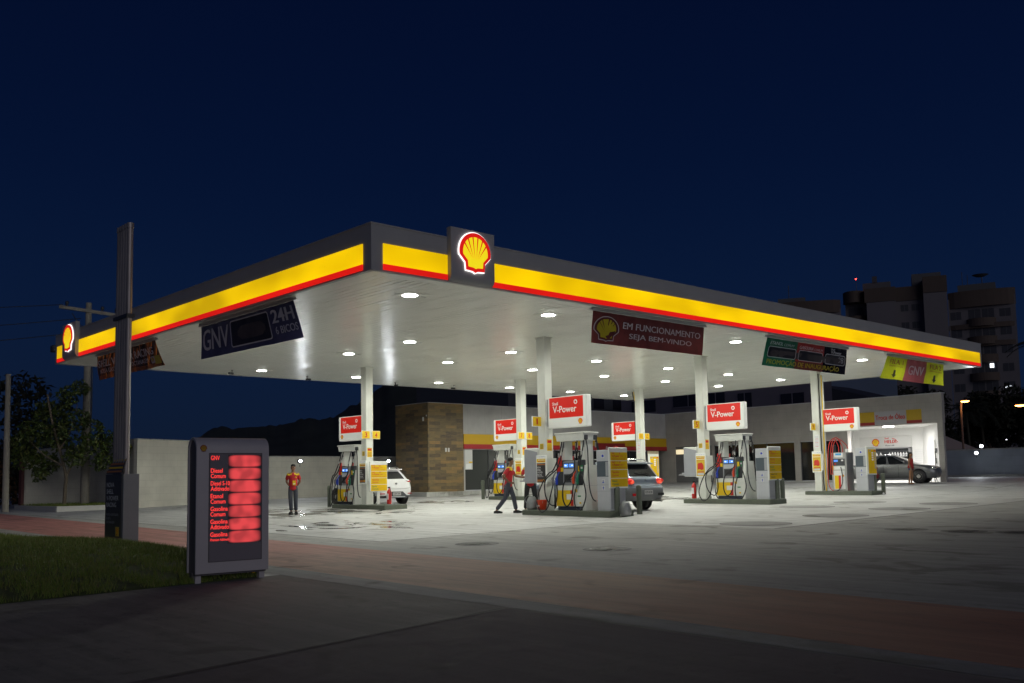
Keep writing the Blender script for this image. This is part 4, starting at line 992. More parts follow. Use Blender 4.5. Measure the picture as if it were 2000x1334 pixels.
flood('bright floodlight on the grey wall behind the white hatchback', 21.2, 29.22, 2.12, -.45, .085, 55)
flood('bright floodlight fixed on the pale blue wall at far right', 49.85, 7.95, 2.02, -pi / 2 + .3, .10, 110)
flood('second bright floodlight beyond the pale blue wall', 63.3, 12.9, 2.75, -pi / 2 + .5, .12, 0)
# planter
o = thing('planter', 'white kerbed planter bed of grass at the foot of the tree and pole', 'planter')
b = MB(); zz = zg(4, 26)
b.box(2.1, 5.44, 25.62, 25.78, zz - .3, zz + .20, PALEW, .015); b.box(2.1, 2.26, 25.78, 31.4, zz - .3, zz + .20, PALEW, .015); b.build('kerb', o)
SOIL = mat('planter_soil', (.03, .035, .015), .9, var=.4, vs=5)
b = MB(); b.box(2.26, 5.44, 25.78, 31.5, zz - .3, zz + .17, SOIL); b.build('soil', o)

def grass_field(name, fn, n, hmin, hmax, w, mats, seed):
    rs = random.Random(seed); v = []; f = []; fm = []
    while len(f) < n:
        p = fn(rs)
        if p is None: continue
        x, y, z = p; h = rs.uniform(hmin, hmax); a = rs.uniform(0, 2 * pi); lean = rs.uniform(.1, .7) * h; b_ = rs.uniform(0, 2 * pi)
        k = len(v); dx, dy = cos(a) * w, sin(a) * w
        v += [(x - dx, y - dy, z), (x + dx, y + dy, z), (x + cos(b_) * lean, y + sin(b_) * lean, z + h)]
        f.append((k, k + 1, k + 2)); fm.append(rs.choice((0, 0, 0, 1, 1, 2)))
    me = bpy.data.meshes.new(name); me.from_pydata(v, [], f)
    for q in mats: me.materials.append(q)
    me.polygons.foreach_set('material_index', fm); me.update()
    o = bpy.data.objects.new(name, me); col.objects.link(o); o['kind'] = 'stuff'; return o
GR = [mat('grass_green', (.12, .19, .022), .65), mat('grass_olive', (.17, .20, .03), .65), mat('grass_dry', (.20, .19, .06), .7)]
grass_field('planter_grass', lambda r: (r.uniform(2.3, 5.4), r.uniform(25.8, 31.3), zz + .16), 5000, .06, .16, .008, GR, 4)
# lawn mound, front left
def lawn_h(x, y):
    """height above ground, 0 at the rim"""
    rx = -3.12 - .10 * max(0, y - 4) - (.0 if y > 1.5 else .34 * ((1.5 - y) ** 1.25) * .45)
    fy = -3.3
    dx = rx - x; dy = y - fy
    if dx <= 0 or dy <= 0: return None
    d = min(dx, dy * .8, 3.2)
    return .02 + .30 * (1 - .8 * sstep(3, 9, y)) * (1 - math.exp(-d * 1.15)) + .025 * mn.noise((x * .9, y * .9, 1)) * min(1, d)
v = []; f = []; idx = {}
NX, NY = 110, 120
for j in range(NY + 1):
    for i in range(NX + 1):
        x = -24 + 21.2 * (i / NX) ** .6; y = -3.5 + 25 * (j / NY) ** 1.5
        h = lawn_h(x, y)
        idx[i, j] = len(v); v.append((x, y, zg(x, y) + (h if h is not None else -.06)))
for j in range(NY):
    for i in range(NX): f.append((idx[i, j], idx[i + 1, j], idx[i + 1, j + 1], idx[i, j + 1]))
LAWN = mat('lawn_soil', (.045, .06, .014), .9, var=.35, vs=3, bump=.6, bs=14)
struct(MB().add(v, f, LAWN, True).build('lawn'))
def lawn_pt(r):
    x = -3.0 - 9.5 * r.random() ** 1.1; y = -3.3 + 14.4 * r.random() ** 1.35
    h = lawn_h(x, y)
    if h is None: return None
    if mn.noise((x * 2.2, y * 2.2, 3)) + .55 * mn.noise((x * 6, y * 6, 8)) + .7 * r.random() < .22: return None
    return (x, y, zg(x, y) + h - .008)
grass_field('grass', lawn_pt, 120000, .03, .11, .0052, GR, 5)

# ---- convenience store
ST = 22.68
s = thing('store_building', 'convenience store with brown stone block and yellow red band over dark glass', 'building')
b = MB(); b.box(19.0, 21.34, ST, ST + 2.78, .35, 4.92, STONE); b.box(18.99, 21.345, ST - .01, ST + 2.79, 4.92, 4.95, GREY); b.build('stone_block', s)
b = MB(); b.box(18.7, 38.3, ST - .25, ST + 3.0, -.1, .38, KERB, .015); b.box(21.5, 38.0, ST - 1.0, ST - .25, -.1, .24, KERB, .015); b.build('plinth', s)
b = MB(); b.box(21.34, 38.4, ST + .03, ST + .3, 2.60, 4.90, TILEB); b.box(21.34, 21.46, ST + .03, ST + .3, .38, 2.6, TILEB); b.box(21.34, 38.4, ST + .3, ST + 2.7, 4.5, 4.85, GREY); b.box(21.34, 38.4, ST + .02, ST + .32, 4.90, 4.94, LGREY); b.build('wall', s)
b = MB(); b.box(21.345, 38.28, ST - .04, ST + .03, 2.83, 3.36, mat('store_band_yellow', (.55, .34, .005), .5)); b.build('yellow_band', s)
b = MB(); b.box(21.345, 38.28, ST - .06, ST + .03, 2.585, 2.828, mat('store_band_red', (.36, .015, .02), .5)); b.build('red_band', s)
def glazing(parent, x0, x1, y, z0, z1, n, gm=GLASSD):
    o = MB(); o.box(x0, x1, y + .03, y + .05, z0, z1, gm); g = o.build('window', parent)
    o = MB()
    for k in range(n + 1):
        xx = x0 + (x1 - x0) * k / n; o.box(xx - .02, xx + .02, y, y + .03, z0, z1, DGREY)
    o.box(x0, x1, y, y + .03, z0, z0 + .05, LGREY); o.box(x0, x1, y, y + .03, z1 - .05, z1, LGREY); o.build('frame', g)
    return g
GLASSG = mat('grey_shop_glass', (.05, .055, .05), .12, spec=.8)
glazing(s, 21.46, 28.2, ST + .1, .38, 2.585, 4, GLASSG); glazing(s, 28.25, 36.4, ST + .1, .38, 2.585, 5)
INTM = mat('store_interior', (.06, .065, .06), .8)
b = MB(); b.box(21.5, 38, ST + 3.5, ST + 3.6, .3, 4.5, INTM); b.build('interior_wall', s)
b = MB(); b.box(36.45, 37.6, ST + .1, ST + .16, .4, 2.3, mat('dark_door', (.10, .10, .105), .5)); d = b.build('door', s)
WINL = mat('lit_transom', (.5, .5, .4), .4, em=(1, .82, .5), es=.9); WIND = mat('dim_transom', (.4, .4, .3), .4, em=(1, .8, .45), es=.16)
b = MB(); b.box(36.5, 37.6, ST + .08, ST + .1, 2.33, 2.56, WIND); b.build('transom', s)
b = MB(); b.box(21.5, 22.0, ST + .07, ST + .09, 1.5, 2.55, PALE)
for k in range(9): b.box(21.53, 21.95, ST + .062, ST + .07, 1.95 + k * .06, 1.965 + k * .06, LGREY)
b.box(21.54, 21.9, ST + .055, ST + .06, 1.54, 1.8, PRINTW); b.box(21.75, 21.98, ST + .055, ST + .06, 1.84, 1.92, YEL); b.build('notice_board', s)
b = MB(); b.box(31.6, 34.1, ST - .14, ST - .06, 2.52, 3.0, mat('welcome_panel', (.22, .012, .014), .5)); b.text('Bem-vindo', 32.85, 2.66, .17, LGREY, ST - .145, al='c', shear=.25); b.build('welcome_sign', s)
b = MB()
for xx in (20.1, 20.28): b.box(xx, xx + .11, ST - .012, ST + .002, 2.42, 2.62, PALE)
b.build('socket_plate', s)
b = MB(); b.box(18.985, 19.0, 23.0, 23.12, 4.0, 4.2, PALE); b.box(18.985, 19.0, 22.75, 22.82, 4.22, 4.3, PALE); b.build('wall_lamp', s)

# ---- wing with the oil change bay
XW = 38.32
wg = thing('oil_change_building', 'grey tiled wing with white lit oil change bay and dark shop windows', 'building')
tan32 = .62
def YZ(b, y0, y1, z0, z1, x0, x1, m): b.box(x0, x1, min(y0, y1), max(y0, y1), z0, z1, m)
b = MB()
YZ(b, 10.18, 23.4, 2.80, 4.92, XW, XW + .3, TILEG); YZ(b, 4.95, 10.18, 3.42, 4.92, XW, XW + .3, TILEG)
YZ(b, 10.18, 10.62, .2, 2.8, XW, XW + .3, TILEG); YZ(b, 13.1, 13.48, .2, 2.8, XW, XW + .3, TILEG); YZ(b, 19.0, 19.2, .2, 2.8, XW, XW + .3, TILEG); YZ(b, 22.0, 23.4, .2, 2.8, XW, XW + .3, TILEG)
YZ(b, 10.62, 22.0, .2, .52, XW - .03, XW + .3, KERB)
YZ(b, 4.95, 5.24, .2, 3.42, XW, XW + .22, TILEG)
# skewed end wall
d = 5.6
b.add([(XW, 4.95, .1), (XW + d, 4.95 + d * tan32, .1), (XW + d, 4.95 + d * tan32, 4.92), (XW, 4.95, 4.92)], [(0, 1, 2, 3)], TILEG)
YZ(b, 4.9, 23.4, 4.92, 4.97, XW - .02, XW + .32, LGREY)
b.add([(XW + .3, 5.1, 4.6), (XW + 6, 8.6, 4.6), (XW + 6, 23.4, 4.6), (XW + .3, 23.4, 4.6)], [(0, 1, 2, 3)], GREY)
b.build('wall', wg)
BAYW = mat('bay_white', (.74, .74, .72), .5, var=.03)
b = MB()
YZ(b, 8.0, 12.6, .3, 3.5, 43.0, 43.1, BAYW)
b.add([(XW + .2, 5.24, .3), (43.0, 8.12, .3), (43.0, 8.12, 3.5), (XW + .2, 5.24, 3.5)], [(0, 1, 2, 3)], BAYW)
b.add([(XW + .3, 12.3, .3), (43.0, 12.3, .3), (43.0, 12.3, 3.5), (XW + .3, 12.3, 3.5)], [(0, 1, 2, 3)], BAYW)
b.add([(XW + .25, 5.2, 3.46), (43.0, 8.1, 3.46), (43.0, 12.4, 3.46), (XW + .25, 12.4, 3.46)], [(0, 1, 2, 3)], BAYW)
b.box(XW + .3, XW + .34, 10.18, 12.4, .3, 3.5, BAYW)
b.build('bay_interior', wg)
b = MB(); b.add([(XW - .02, 5.2, .405), (43.0, 8.0, .41), (43.0, 12.4, .41), (XW - .02, 12.2, .405)], [(0, 1, 2, 3)], mat('bay_floor', (.55, .55, .53), .35)); b.build('bay_floor', wg)
b = MB(); b.M = T(XW, 0, 0) @ rot(RZ)
def yy(v): return -v
glz = lambda a, c, z0, z1, n: None
def glazing_w(a, c, z0, z1, n):
    o = MB(); o.M = T(XW, 0, 0) @ rot(RZ); o.box(-a, -c, .10, .12, z0, z1, GLASSD); g = o.build('window', wg)
    o = MB(); o.M = T(XW, 0, 0) @ rot(RZ)
    for k in range(n + 1):
        xx = -a + (a - c) * k / n; o.box(xx - .025, xx + .025, .06, .1, z0, z1, DGREY)
    o.box(-a, -c, .06, .1, z1 - .05, z1, LGREY); o.box(-a, -c, .06, .1, z0, z0 + .05, LGREY); o.build('frame', g)
glazing_w(19.0, 13.48, .52, 2.8, 3); glazing_w(13.1, 10.62, .52, 2.8, 1)
b = MB(); b.M = T(XW, 0, 0) @ rot(RZ)
b.box(-22.0, -19.2, .06, .1, .5, 2.8, mat('grey_door', (.17, .17, .17), .5)); b.box(-20.65, -20.62, .05, .06, .5, 2.3, DGREY); b.build('door', wg)
b = MB(); b.M = T(XW, 0, 0) @ rot(RZ); b.box(-21.95, -21.0, .04, .06, 2.33, 2.62, WINL); b.box(-20.8, -20.4, .04, .06, .5, .52, WINL); b.build('transom', wg)
b = MB(); b.box(XW + .5, XW + 5, 13, 23, 2.9, 3.0, INTM); b.box(XW + 5, XW + 5.1, 12.5, 23, .4, 4, INTM); b.build('interior_wall', wg)
b = MB(); b.M = T(XW, 0, 0) @ rot(RZ)
b.box(-9.42, -5.99, -.05, -.002, 3.47, 4.18, mat('grey_sign_panel', (.44, .43, .45), .5))
b.box(-9.42, -8.55, -.055, -.049, 3.63, 4.18, mat('sign_ochre', (.55, .36, .01), .5)); b.box(-9.42, -8.55, -.056, -.049, 3.47, 3.63, mat('sign_dark_red', (.36, .02, .02), .5))
b.box(-6.8, -5.99, -.055, -.049, 3.63, 4.18, bpy.data.materials['sign_ochre']); b.box(-6.8, -5.99, -.056, -.049, 3.47, 3.63, bpy.data.materials['sign_dark_red'])
b.text('Troca de Óleo', -7.68, 3.73, .25, REDI, -.058, al='c', w=1.62, bold=.02, ref='Tl'); b.build('oil_sign', wg)
b = MB(); b.M = T(43.0, 0, 0) @ rot(RZ)
b.box(-11.9, -8.75, -.06, -.002, 2.32, 3.02, PALE); emblem(b, -10.9, 2.68, .23, -.06, YEL, REDI, None, .012)
b.text('Shell', -10.35, 2.86, .10, REDI, -.064, bold=.02); b.text('HELIX', -10.35, 2.62, .19, REDI, -.064, w=.72, bold=.04); b.text('Motor oils', -10.33, 2.45, .09, INK, -.064, w=.55, shear=.2, bold=.02)
b.tube([(-9.9, -.064, 2.9), (-9.72, -.064, 2.84), (-9.55, -.064, 2.66)], .018, REDI, n=5); b.build('brand_panel', wg)
b = MB(); b.M = T(43.0, 0, 0) @ rot(RZ); b.box(-8.62, -7.9 - .25, -.04, -.002, .41, 2.24, mat('bay_door', (.70, .70, .69), .4)); 
for k in range(14): b.box(-8.6, -8.17, -.045, -.04, .5 + k * .12, .51 + k * .12, LGREY)
b.build('bay_door', wg)
# things in the bay
o = thing('display_shelf', 'dark shelf unit of oil bottles under the white brand panel', 'shelf', (43.0, 0, 0), RZ)
m = MB(); m.box(-11.3, -8.8, -.06, -.003, .5, 2.3, DGREY); m.build('back_panel', o)
SHM = mat('shelf_grey', (.25, .25, .26), .5)
for zs in (1.05, 1.45, 1.85):
    m = MB(); m.box(-11.3, -8.8, -.36, -.06, zs - .03, zs, SHM); m.build('shelf_board', o)
m = MB(); m.box(-11.34, -11.28, -.37, 0, .45, 2.33, SHM); m.box(-8.82, -8.76, -.37, 0, .45, 2.33, SHM); m.box(-11.34, -8.76, -.37, 0, 2.3, 2.36, SHM); m.build('side_frame', o)
bots = {}
cols = {'white': PRINTW, 'red': RED, 'yellow': YEL, 'pale blue': mat('pale_blue_bottle', (.35, .5, .7), .4)}
def bottle(c, y, z, lab):
    if c not in bots:
        m = MB(); m.lathe([(.001, 0), (.055, 0), (.06, .02), (.06, .15), (.025, .20), (.022, .24)], cols[c], n=10); m.box(-.062, -.05, -.03, .03, .05, .14, LGREY)
        r = thing('oil_bottle', lab, 'bottle', (42.78, y, z), 0, 'oil bottles on the bay shelf'); m.build('body', r); m = MB(); m.cyl((0, 0, .235), (0, 0, .27), .03, DGREY, n=10); m.build('cap', r); bots[c] = r
    else: dup(bots[c], (42.78, y, z), 0, lab)
nth = ['first', 'second', 'third', 'fourth', 'fifth', 'sixth', 'seventh', 'eighth', 'ninth', 'tenth', 'eleventh', 'twelfth']
for k in range(11): bottle('white', 11.05 - (k * .25 if k < 3 else .55 + k * .165), 1.85, 'white oil bottle, %s from the left on the top shelf of the bay' % nth[k])
for k, c in enumerate(['pale blue', 'pale blue', 'red', 'red', 'red', 'red', 'yellow']): bottle(c, 10.95 - k * .29, 1.45, '%s oil bottle, %s from the left on the middle shelf of the bay' % (c, nth[k]))
for k, c in enumerate(['red', 'red', 'yellow']): bottle(c, 9.55 - k * .2, 1.05, '%s oil bottle, %s from the left on the low shelf behind the woman' % (c, nth[k]))
o = thing('bay_lamp', 'glaring white lamp at the ceiling of the oil change bay', 'lamp', (XW + .45, 8.05, 3.40))
m = MB(); m.box(-.12, .12, -.3, .3, 0, .06, LGREY, .01); m.build('housing', o); m = MB(); m.box(-.10, .10, -.26, .26, -.035, 0, glow('bay_lamp_glow', (1, .98, .95), 26)); m.build('tube', o)
l = bpy.data.lights.new('bay_light', 'AREA'); l.shape = 'RECTANGLE'; l.size = .5; l.size_y = .5; l.energy = 235; l.color = (1, .98, .95); lo = bpy.data.objects.new('bay_light', l); col.objects.link(lo); lo.location = (XW + 1.2, 8.6, 3.32)
o = thing('hose_reel', 'black hose reel and cables on the white wall right of the bay', 'hose reel', (XW + .9, 5.74, .4), R(-147))
m = MB(); m.box(-.12, .12, -.06, 0, 1.5, 1.75, DGREY, .02); m.build('reel_box', o); m = MB(); m.tube([(.0, -.07, 1.6), (.03, -.08, 1.2), (-.02, -.08, .8), (.05, -.09, .3), (.16, -.15, .03)], .02, BLACK, n=6); m.build('hose', o)
m = MB(); m.box(-.2, -.05, -.05, 0, .95, 1.25, DGREY, .02); m.build('control_box', o); m = MB(); m.box(-.95, -.42, -.03, 0, .9, 2.2, BAYW, .01); m.box(-.3, -.22, -.03, 0, .9, 2.2, BAYW); m.build('wall_panel', o)
o = thing('work_stool', 'low black stool in front of the grey sedan bonnet', 'stool', (XW - .6, 5.35, zg(XW - .6, 5.35)), .3)
m = MB(); m.cyl((0, 0, .55), (0, 0, .60), .22, DGREY); m.build('seat', o)
for a in range(4):
    m = MB(); q = a * pi / 2 + .5; m.cyl((.05 * cos(q), .05 * sin(q), .55), (.26 * cos(q), .26 * sin(q), .0), .014, BLACK); m.build('leg', o)

# ---- neighbours behind
PURP = mat('mauve_render', (.20, .18, .215), .8, var=.06, vs=.8); PURPW = mat('mauve_window', (.03, .03, .04), .2); BLUEG = mat('blue_grey_render', (.24, .32, .44), .8, var=.05, vs=.5); DROOF = mat('dark_roof', (.035, .04, .06), .8, var=.15, vs=2)
o = thing('neighbour_building', 'long mauve building with ribbon windows behind the grey wing', 'building')
m = MB(); m.add([(46, 15.2, z) for z in (0, 7.8)] + [(46, 33, z) for z in (0, 7.8)] + [(60, 41.5, z) for z in (0, 7.8)] + [(60, 23.5, z) for z in (0, 7.8)], [(0, 1, 3, 2), (2, 3, 5, 4), (4, 5, 7, 6), (6, 7, 1, 0), (1, 3, 5, 7)], PURP); m.build('wall', o)
for (a, c, z0, z1) in ((27.9, 25.2, 6.0, 6.9), (24.9, 23.4, 6.0, 6.8), (22.3, 21.2, 5.6, 6.6), (18.9, 17.2, 5.6, 6.3), (31.9, 29.6, 5.8, 6.7)):
    m = MB(); m.box(45.94, 46.0, c, a, z0, z1, PURPW); g = m.build('window', o); m = MB(); m.box(45.92, 45.95, (a + c) / 2 - .03, (a + c) / 2 + .03, z0, z1, PURP); m.box(45.9, 46.0, c - .06, a + .06, z0 - .08, z0, PURP); m.build('sill', g)
o = thing('neighbour_building', 'blank blue grey building with dark lean-to roof behind the oil bay', 'building')
m = MB(); m.add([(56, 15.6, z) for z in (0, 8.6)] + [(56, 26, z) for z in (0, 8.6)] + [(66, 31, z) for z in (0, 8.6)] + [(66, 20.8, z) for z in (0, 8.6)], [(0, 1, 3, 2), (2, 3, 5, 4), (4, 5, 7, 6), (6, 7, 1, 0), (1, 3, 5, 7)], BLUEG); m.build('wall', o)
m = MB(); m.add([(47.2, 17.2, 6.9), (47.2, 11.5, 5.25), (52, 11.5, 5.25), (52, 17.2, 6.9), (47.2, 17.2, 3), (47.2, 11.5, 3)], [(0, 1, 2, 3), (0, 4, 5, 1)], DROOF); m.build('roof', o)
o = thing('neighbour_building', 'dark house behind the store roof, left of the mauve building', 'building')
DKB = mat('dark_house_wall', (.07, .075, .09), .8)
m = MB(); m.box(40.5, 58, 40, 52, 0, 9.2, DKB); m.build('wall', o)
for xa in (42.5, 46, 50.5, 53):
    m = MB(); m.box(xa, xa + 1.3, 39.95, 40, 6.9, 7.9, PURPW); m.build('window', o)
o = thing('concrete_post', 'pale concrete post behind the store roof', 'post', (41.2, 39.3, 0)); m = MB(); m.cyl((0, 0, 0), (0, 0, 10), .2, KERB, r1=.15); m.build('shaft', o)

# ---- apartment towers, far right
TB = mat('tower_beige', (.145, .13, .14), .8, var=.06, vs=.2); TBR = mat('tower_brown', (.085, .06, .048), .8, var=.08, vs=.2); TW = mat('tower_window', (.045, .045, .055), .5); TG = mat('tower_grey', (.10, .10, .11), .8)
LITW = glow('lit_window', (.85, .92, 1), 2.2)
def tower(label, p0, p1, depth, z0, ztop, build):
    d = Vector((p1[0] - p0[0], p1[1] - p0[1])); a = math.atan2(d.y, d.x); Wd = d.length
    o = thing('apartment_tower', label, 'tower', (p0[0], p0[1], 0), a, 'apartment towers behind the station')
    build(o, Wd, depth, z0, ztop); return o
def twin(o, x0, x1, z0, z1, y=-.03, lit=None):
    m = MB(); m.box(x0, x1, y, y + .06, z0, z1, lit or TW); w_ = m.build('window', o)
    m = MB(); m.box((x0 + x1) / 2 - .05, (x0 + x1) / 2 + .05, y - .04, y, z0, z1, TG); m.build('frame', w_)
def bow(x0, x1, y0, bulge, z0, z1, m_, n=10):
    b = MB(); pts = [(x0 + (x1 - x0) * i / n, y0 - bulge * sin(pi * i / n) ** .6) for i in range(n + 1)]
    vs = [(x, y, z0) for x, y in pts] + [(x, y, z1) for x, y in pts] + [(x1, y0 + .5, z0), (x0, y0 + .5, z0), (x1, y0 + .5, z1), (x0, y0 + .5, z1)]
    N_ = n + 1
    b.add(vs, [(i, i + 1, N_ + i + 1, N_ + i) for i in range(n)] + [tuple(range(N_, 2 * N_)) + (2 * N_ + 2, 2 * N_ + 3), tuple(range(N_))[::-1] + (2 * N_ + 1, 2 * N_)[::1]], m_)
    return b
def t2(o, Wd, D, z0, zt):
    # plan: left bow (balconies), two flat piers with a recess between, brown parapet on top
    m = MB(); m.box(0, Wd, 3.0, D, z0, zt - 1, TB); m.box(3.6, 8.3, 0, 3.0, z0, zt - 2.6, TB); m.box(8.3, 12.6, 1.2, 3.0, z0, zt - 2.6, TB); m.box(12.6, 16.2, -.5, 3.0, z0, zt - 1.6, TB); m.build('wall', o)
    m = MB(); m.box(3.3, 8.3, -.15, 3, zt - 2.6, zt - .2, TBR); m.box(8.3, 12.6, 1.0, 3, zt - 2.6, zt - .2, TBR); m.box(12.6, 16.3, -.7, 3, zt - 1.8, zt + .9, TBR); m.build('parapet', o)
    bow(-.3, 3.4, 2.6, 2.0, zt - 2.2, zt - .2, TBR).build('parapet', o)
    for k in range(10):
        z = zt - 4.2 - k * 3.0
        bow(-.2, 3.4, 2.8, 1.7, z - 1.5, z - .3, TBR if k % 2 == 0 else TB).build('balcony', o)
        twin(o, .5, 3.0, z - .3, z + 1.3, 2.96)
        twin(o, 9.0, 10.2, z - .2, z + .9, 1.16); twin(o, 10.7, 11.9, z - .2, z + .9, 1.16)
    m = MB(); m.box(3.0, 7.6, 4, 8, zt - 1, zt + 1.5, TG); m.box(11.0, 15.6, 3, 8, zt, zt + 2.2, TG); m.box(4.6, 5.4, 3.8, 5, zt + 1.5, zt + 2.6, DKB); m.build('roof_house', o)
t2o = tower('tall apartment tower with brown parapet and paired small windows, the middle one', (143.48, 65.67), (150.33, 51.18), 14, -2, 32.6, t2)
def t3(o, Wd, D, z0, zt):
    m = MB(); m.box(0, Wd, 0, D, z0, zt - 1, TB); m.build('wall', o)
    bow(.0, Wd + .1, .1, .9, zt - 2.6, zt + .1, TBR).build('parapet', o)
    for k in range(9):
        z = zt - 4.2 - k * 3.0
        bow(2.6, 7.1, .1, 1.4, z - 1.7, z - .4, TBR).build('balcony', o)
        if k < 2: bow(-.1, Wd, .1, .7, z - 2.0, z - 1.2, TBR).build('slab_band', o)
        twin(o, 3.0, 4.8, z - .3, z + 1.2); twin(o, 5.0, 6.8, z - .3, z + 1.2, lit=None)
        twin(o, .3, 1.9, z - .3, z + 1.0); twin(o, 7.6, 9.2, z - .3, z + 1.0)
    m = MB(); m.box(5.7, 6.3, -.12, -.06, zt - 12.8, zt - 12.1, LITW); m.build('lit_window', o); m = MB(); m.box(7.7, 8.6, -.12, -.06, zt - 16.2, zt - 15.9, LITW); m.build('lit_window', o); m = MB(); m.box(.4, .9, -.12, -.06, zt - 25.0, zt - 24.0, glow('dim_lit_window', (.85, .92, 1), .35)); m.build('lit_window', o)
    m = MB(); m.box(1.5, 7.2, 2, 8, zt - 1, zt + 1.6, TG); m.build('roof_house', o)
    m = MB(); m.cyl((5.2, 4, zt + 1.6), (5.2, 4, zt + 3.0), .08, TG); m.lathe([(.01, 0), (.7, .1), (1.3, .4)], TG, c=(5.0, 4, zt + 3.0)); m.build('dish_antenna', o)
    m = MB(); m.cyl((2.2, 4, zt + 1.6), (2.2, 4, zt + 4.2), .05, TG); m.cyl((3.0, 4, zt + 1.6), (3.0, 4, zt + 3.6), .05, TG); m.build('mast', o)
tower('apartment tower at the right edge with curved balconies and a lit window', (150.6, 51.0), (153.9, 41.6), 12, -2, 30.4, t3)
def t1(o, Wd, D, z0, zt):
    m = MB(); m.box(0, Wd, .5, D, z0, zt - 2, TB); m.build('wall', o); bow(-.2, Wd, .6, 1.2, zt - 2.6, zt - .4, TBR).build('parapet', o)
    for k in range(8):
        z = zt - 4.2 - k * 3.0; bow(4.5, Wd - .2, .6, 1.0, z - 1.6, z - .5, TBR).build('balcony', o); twin(o, 5, 7, z - .3, z + 1.2, .46); twin(o, 1, 2.6, z - .3, z + 1.0, .46)
    m = MB(); m.box(1.5, 6.2, 2, 7, zt - 2, zt + .7, TG); m.cyl((3.4, 3, zt + .7), (3.4, 3, zt + 3.2), .06, TG); m.build('roof_house', o)
tower('lower apartment tower just above the glowing canopy band, the leftmost one', (137.2, 76.6), (143.2, 66.2), 12, -2, 31.4, t1)
o = thing('warning_light', 'tiny red warning light glowing above the middle tower', 'warning light', (145.2, 64.2, 34.2)); m = MB(); m.ell((0, 0, .25), (.12, .12, .12), glow('red_beacon', (1, .03, .02), 16), 10, 6); m.build('lens', o); m = MB(); m.cyl((0, 0, -3.5), (0, 0, .1), .04, TG); m.build('mast', o)

# ---- street lamps beyond the right wall
POLEB = mat('lamp_pole', (.12, .09, .08), .6)
def slamp(label, x, y, zt, lean, energy):
    o = thing('street_lamp', label, 'street lamp', (x, y, 0), 0, 'orange street lamps beyond the right wall')
    m = MB(); m.tube([(.0, 0, 0), (.0, 0, zt - .6), (-.05 * lean, .25 * lean, zt - .05), (-.1 * lean, .5 * lean, zt)], .075, POLEB, n=8); m.build('pole', o)
    m = MB(); m.ell((-.12 * lean, .75 * lean, zt), (.2, .36, .10), POLEB, 12, 7); h = m.build('lamp_head', o); m = MB(); m.ell((-.12 * lean, .75 * lean, zt - .06), (.17, .32, .09), SODIUM, 12, 7); m.build('lens', h)
    l = bpy.data.lights.new('street_light', 'POINT'); l.energy = energy; l.color = (1, .42, .12); l.shadow_soft_size = .2; lo = bpy.data.objects.new('street_light', l); col.objects.link(lo); lo.location = (x - .5, y + .7 * lean, zt - .5)
slamp('orange street lamp just right of the oil change wing', 58.4, 12.2, 5.9, -.35, 26)
slamp('orange street lamp cut by the right edge of the photo', 55.2, 6.35, 5.15, 1.0, 26)
DLT = glow('distant_lamp', (.9, .95, 1), 12)
for k, (x, y, z, lb) in enumerate(((86.5, 22.2, 4.0, 'first from the left'), (87, 21.5, 4.05, 'second from the left'), (87.6, 20.6, 3.9, 'third from the left'), (87.8, 20.2, 3.85, 'fourth from the left'), (89.5, 17.2, 4.3, 'fifth from the left'), (90.5, 15.9, 5.9, 'highest, at the right edge'))):
    o = thing('distant_lamp', 'tiny white lamp above the pale blue wall, %s' % lb, 'lamp', (x, y, z), 0, 'tiny far lamps above the right wall'); m = MB(); m.ell((0, 0, 0), (.14, .3, .09), DLT, 8, 5); m.build('lens', o); m = MB(); m.cyl((.2, 0, -z), (.2, 0, 0), .05, POLEB); m.build('pole', o)
TENT = mat('tent_canvas', (.35, .31, .29), .8)
o = thing('market_tent', 'pale peaked tent roof showing above the right wall', 'tent', (66, 16.8, 0), .6)
m = MB(); m.add([(-2, -2, 2.6), (2, -2, 2.6), (2, 2, 2.6), (-2, 2, 2.6), (0, 0, 3.8)], [(0, 1, 4), (1, 2, 4), (2, 3, 4), (3, 0, 4)], TENT); m.build('roof', o)
for a in (-1.9, 1.9):
    for b_ in (-1.9, 1.9): m = MB(); m.cyl((a, b_, 0), (a, b_, 2.6), .04, TG); m.build('leg', o)

# ---- hills on the left horizon
HILL = mat('hill_forest', (.028, .034, .03), .95, var=.35, vs=.05)
sky = [(-60, 470, 2), (117, 467, 6), (162, 452.7, 18.2), (179, 446, 21.1), (190, 441.5, 24.3), (203, 435.5, 31.8), (210, 432.4, 32.6), (227, 423.3, 33), (231.6, 421, 34.3), (244.7, 413.3, 37.6), (255.6, 406.7, 38.6), (264.3, 401, 44.6), (270.8, 396.7, 50.7), (279.4, 390.7, 59.1), (298.4, 376.4, 66), (319, 359.4, 66), (338.3, 341.3, 60), (380, 300, 40), (430, 250, 12)]
vs = []; fs = []; P = []
for i in range(len(sky) - 1):
    for k in range(10):
        t_ = k / 10; a, c = sky[i], sky[i + 1]; P.append([a[q] + (c[q] - a[q]) * t_ for q in range(3)])
M_ = 14
for i, (x, y, h) in enumerate(P):
    d = Vector((x + 11.2, y + 16.2)).normalized()
    for j in range(M_ + 1):
        s_ = j / M_; r_ = (s_ - .4) * 320; prof = max(0, 1 - abs(s_ - .4) / .6) ** 1.2 if s_ > .4 else (s_ / .4) ** .9
        hh = h * prof + (2.6 * mn.noise((x * .09, y * .09, s_ * 9)) + 1.2 * mn.noise((x * .35, y * .35, s_ * 20))) * prof
        vs.append((x + d.x * r_, y + d.y * r_, hh - 2))
fs = [(i * (M_ + 1) + j, (i + 1) * (M_ + 1) + j, (i + 1) * (M_ + 1) + j + 1, i * (M_ + 1) + j + 1) for i in range(len(P) - 1) for j in range(M_)]
struct(MB().add(vs, fs, HILL, True).build('hill'))

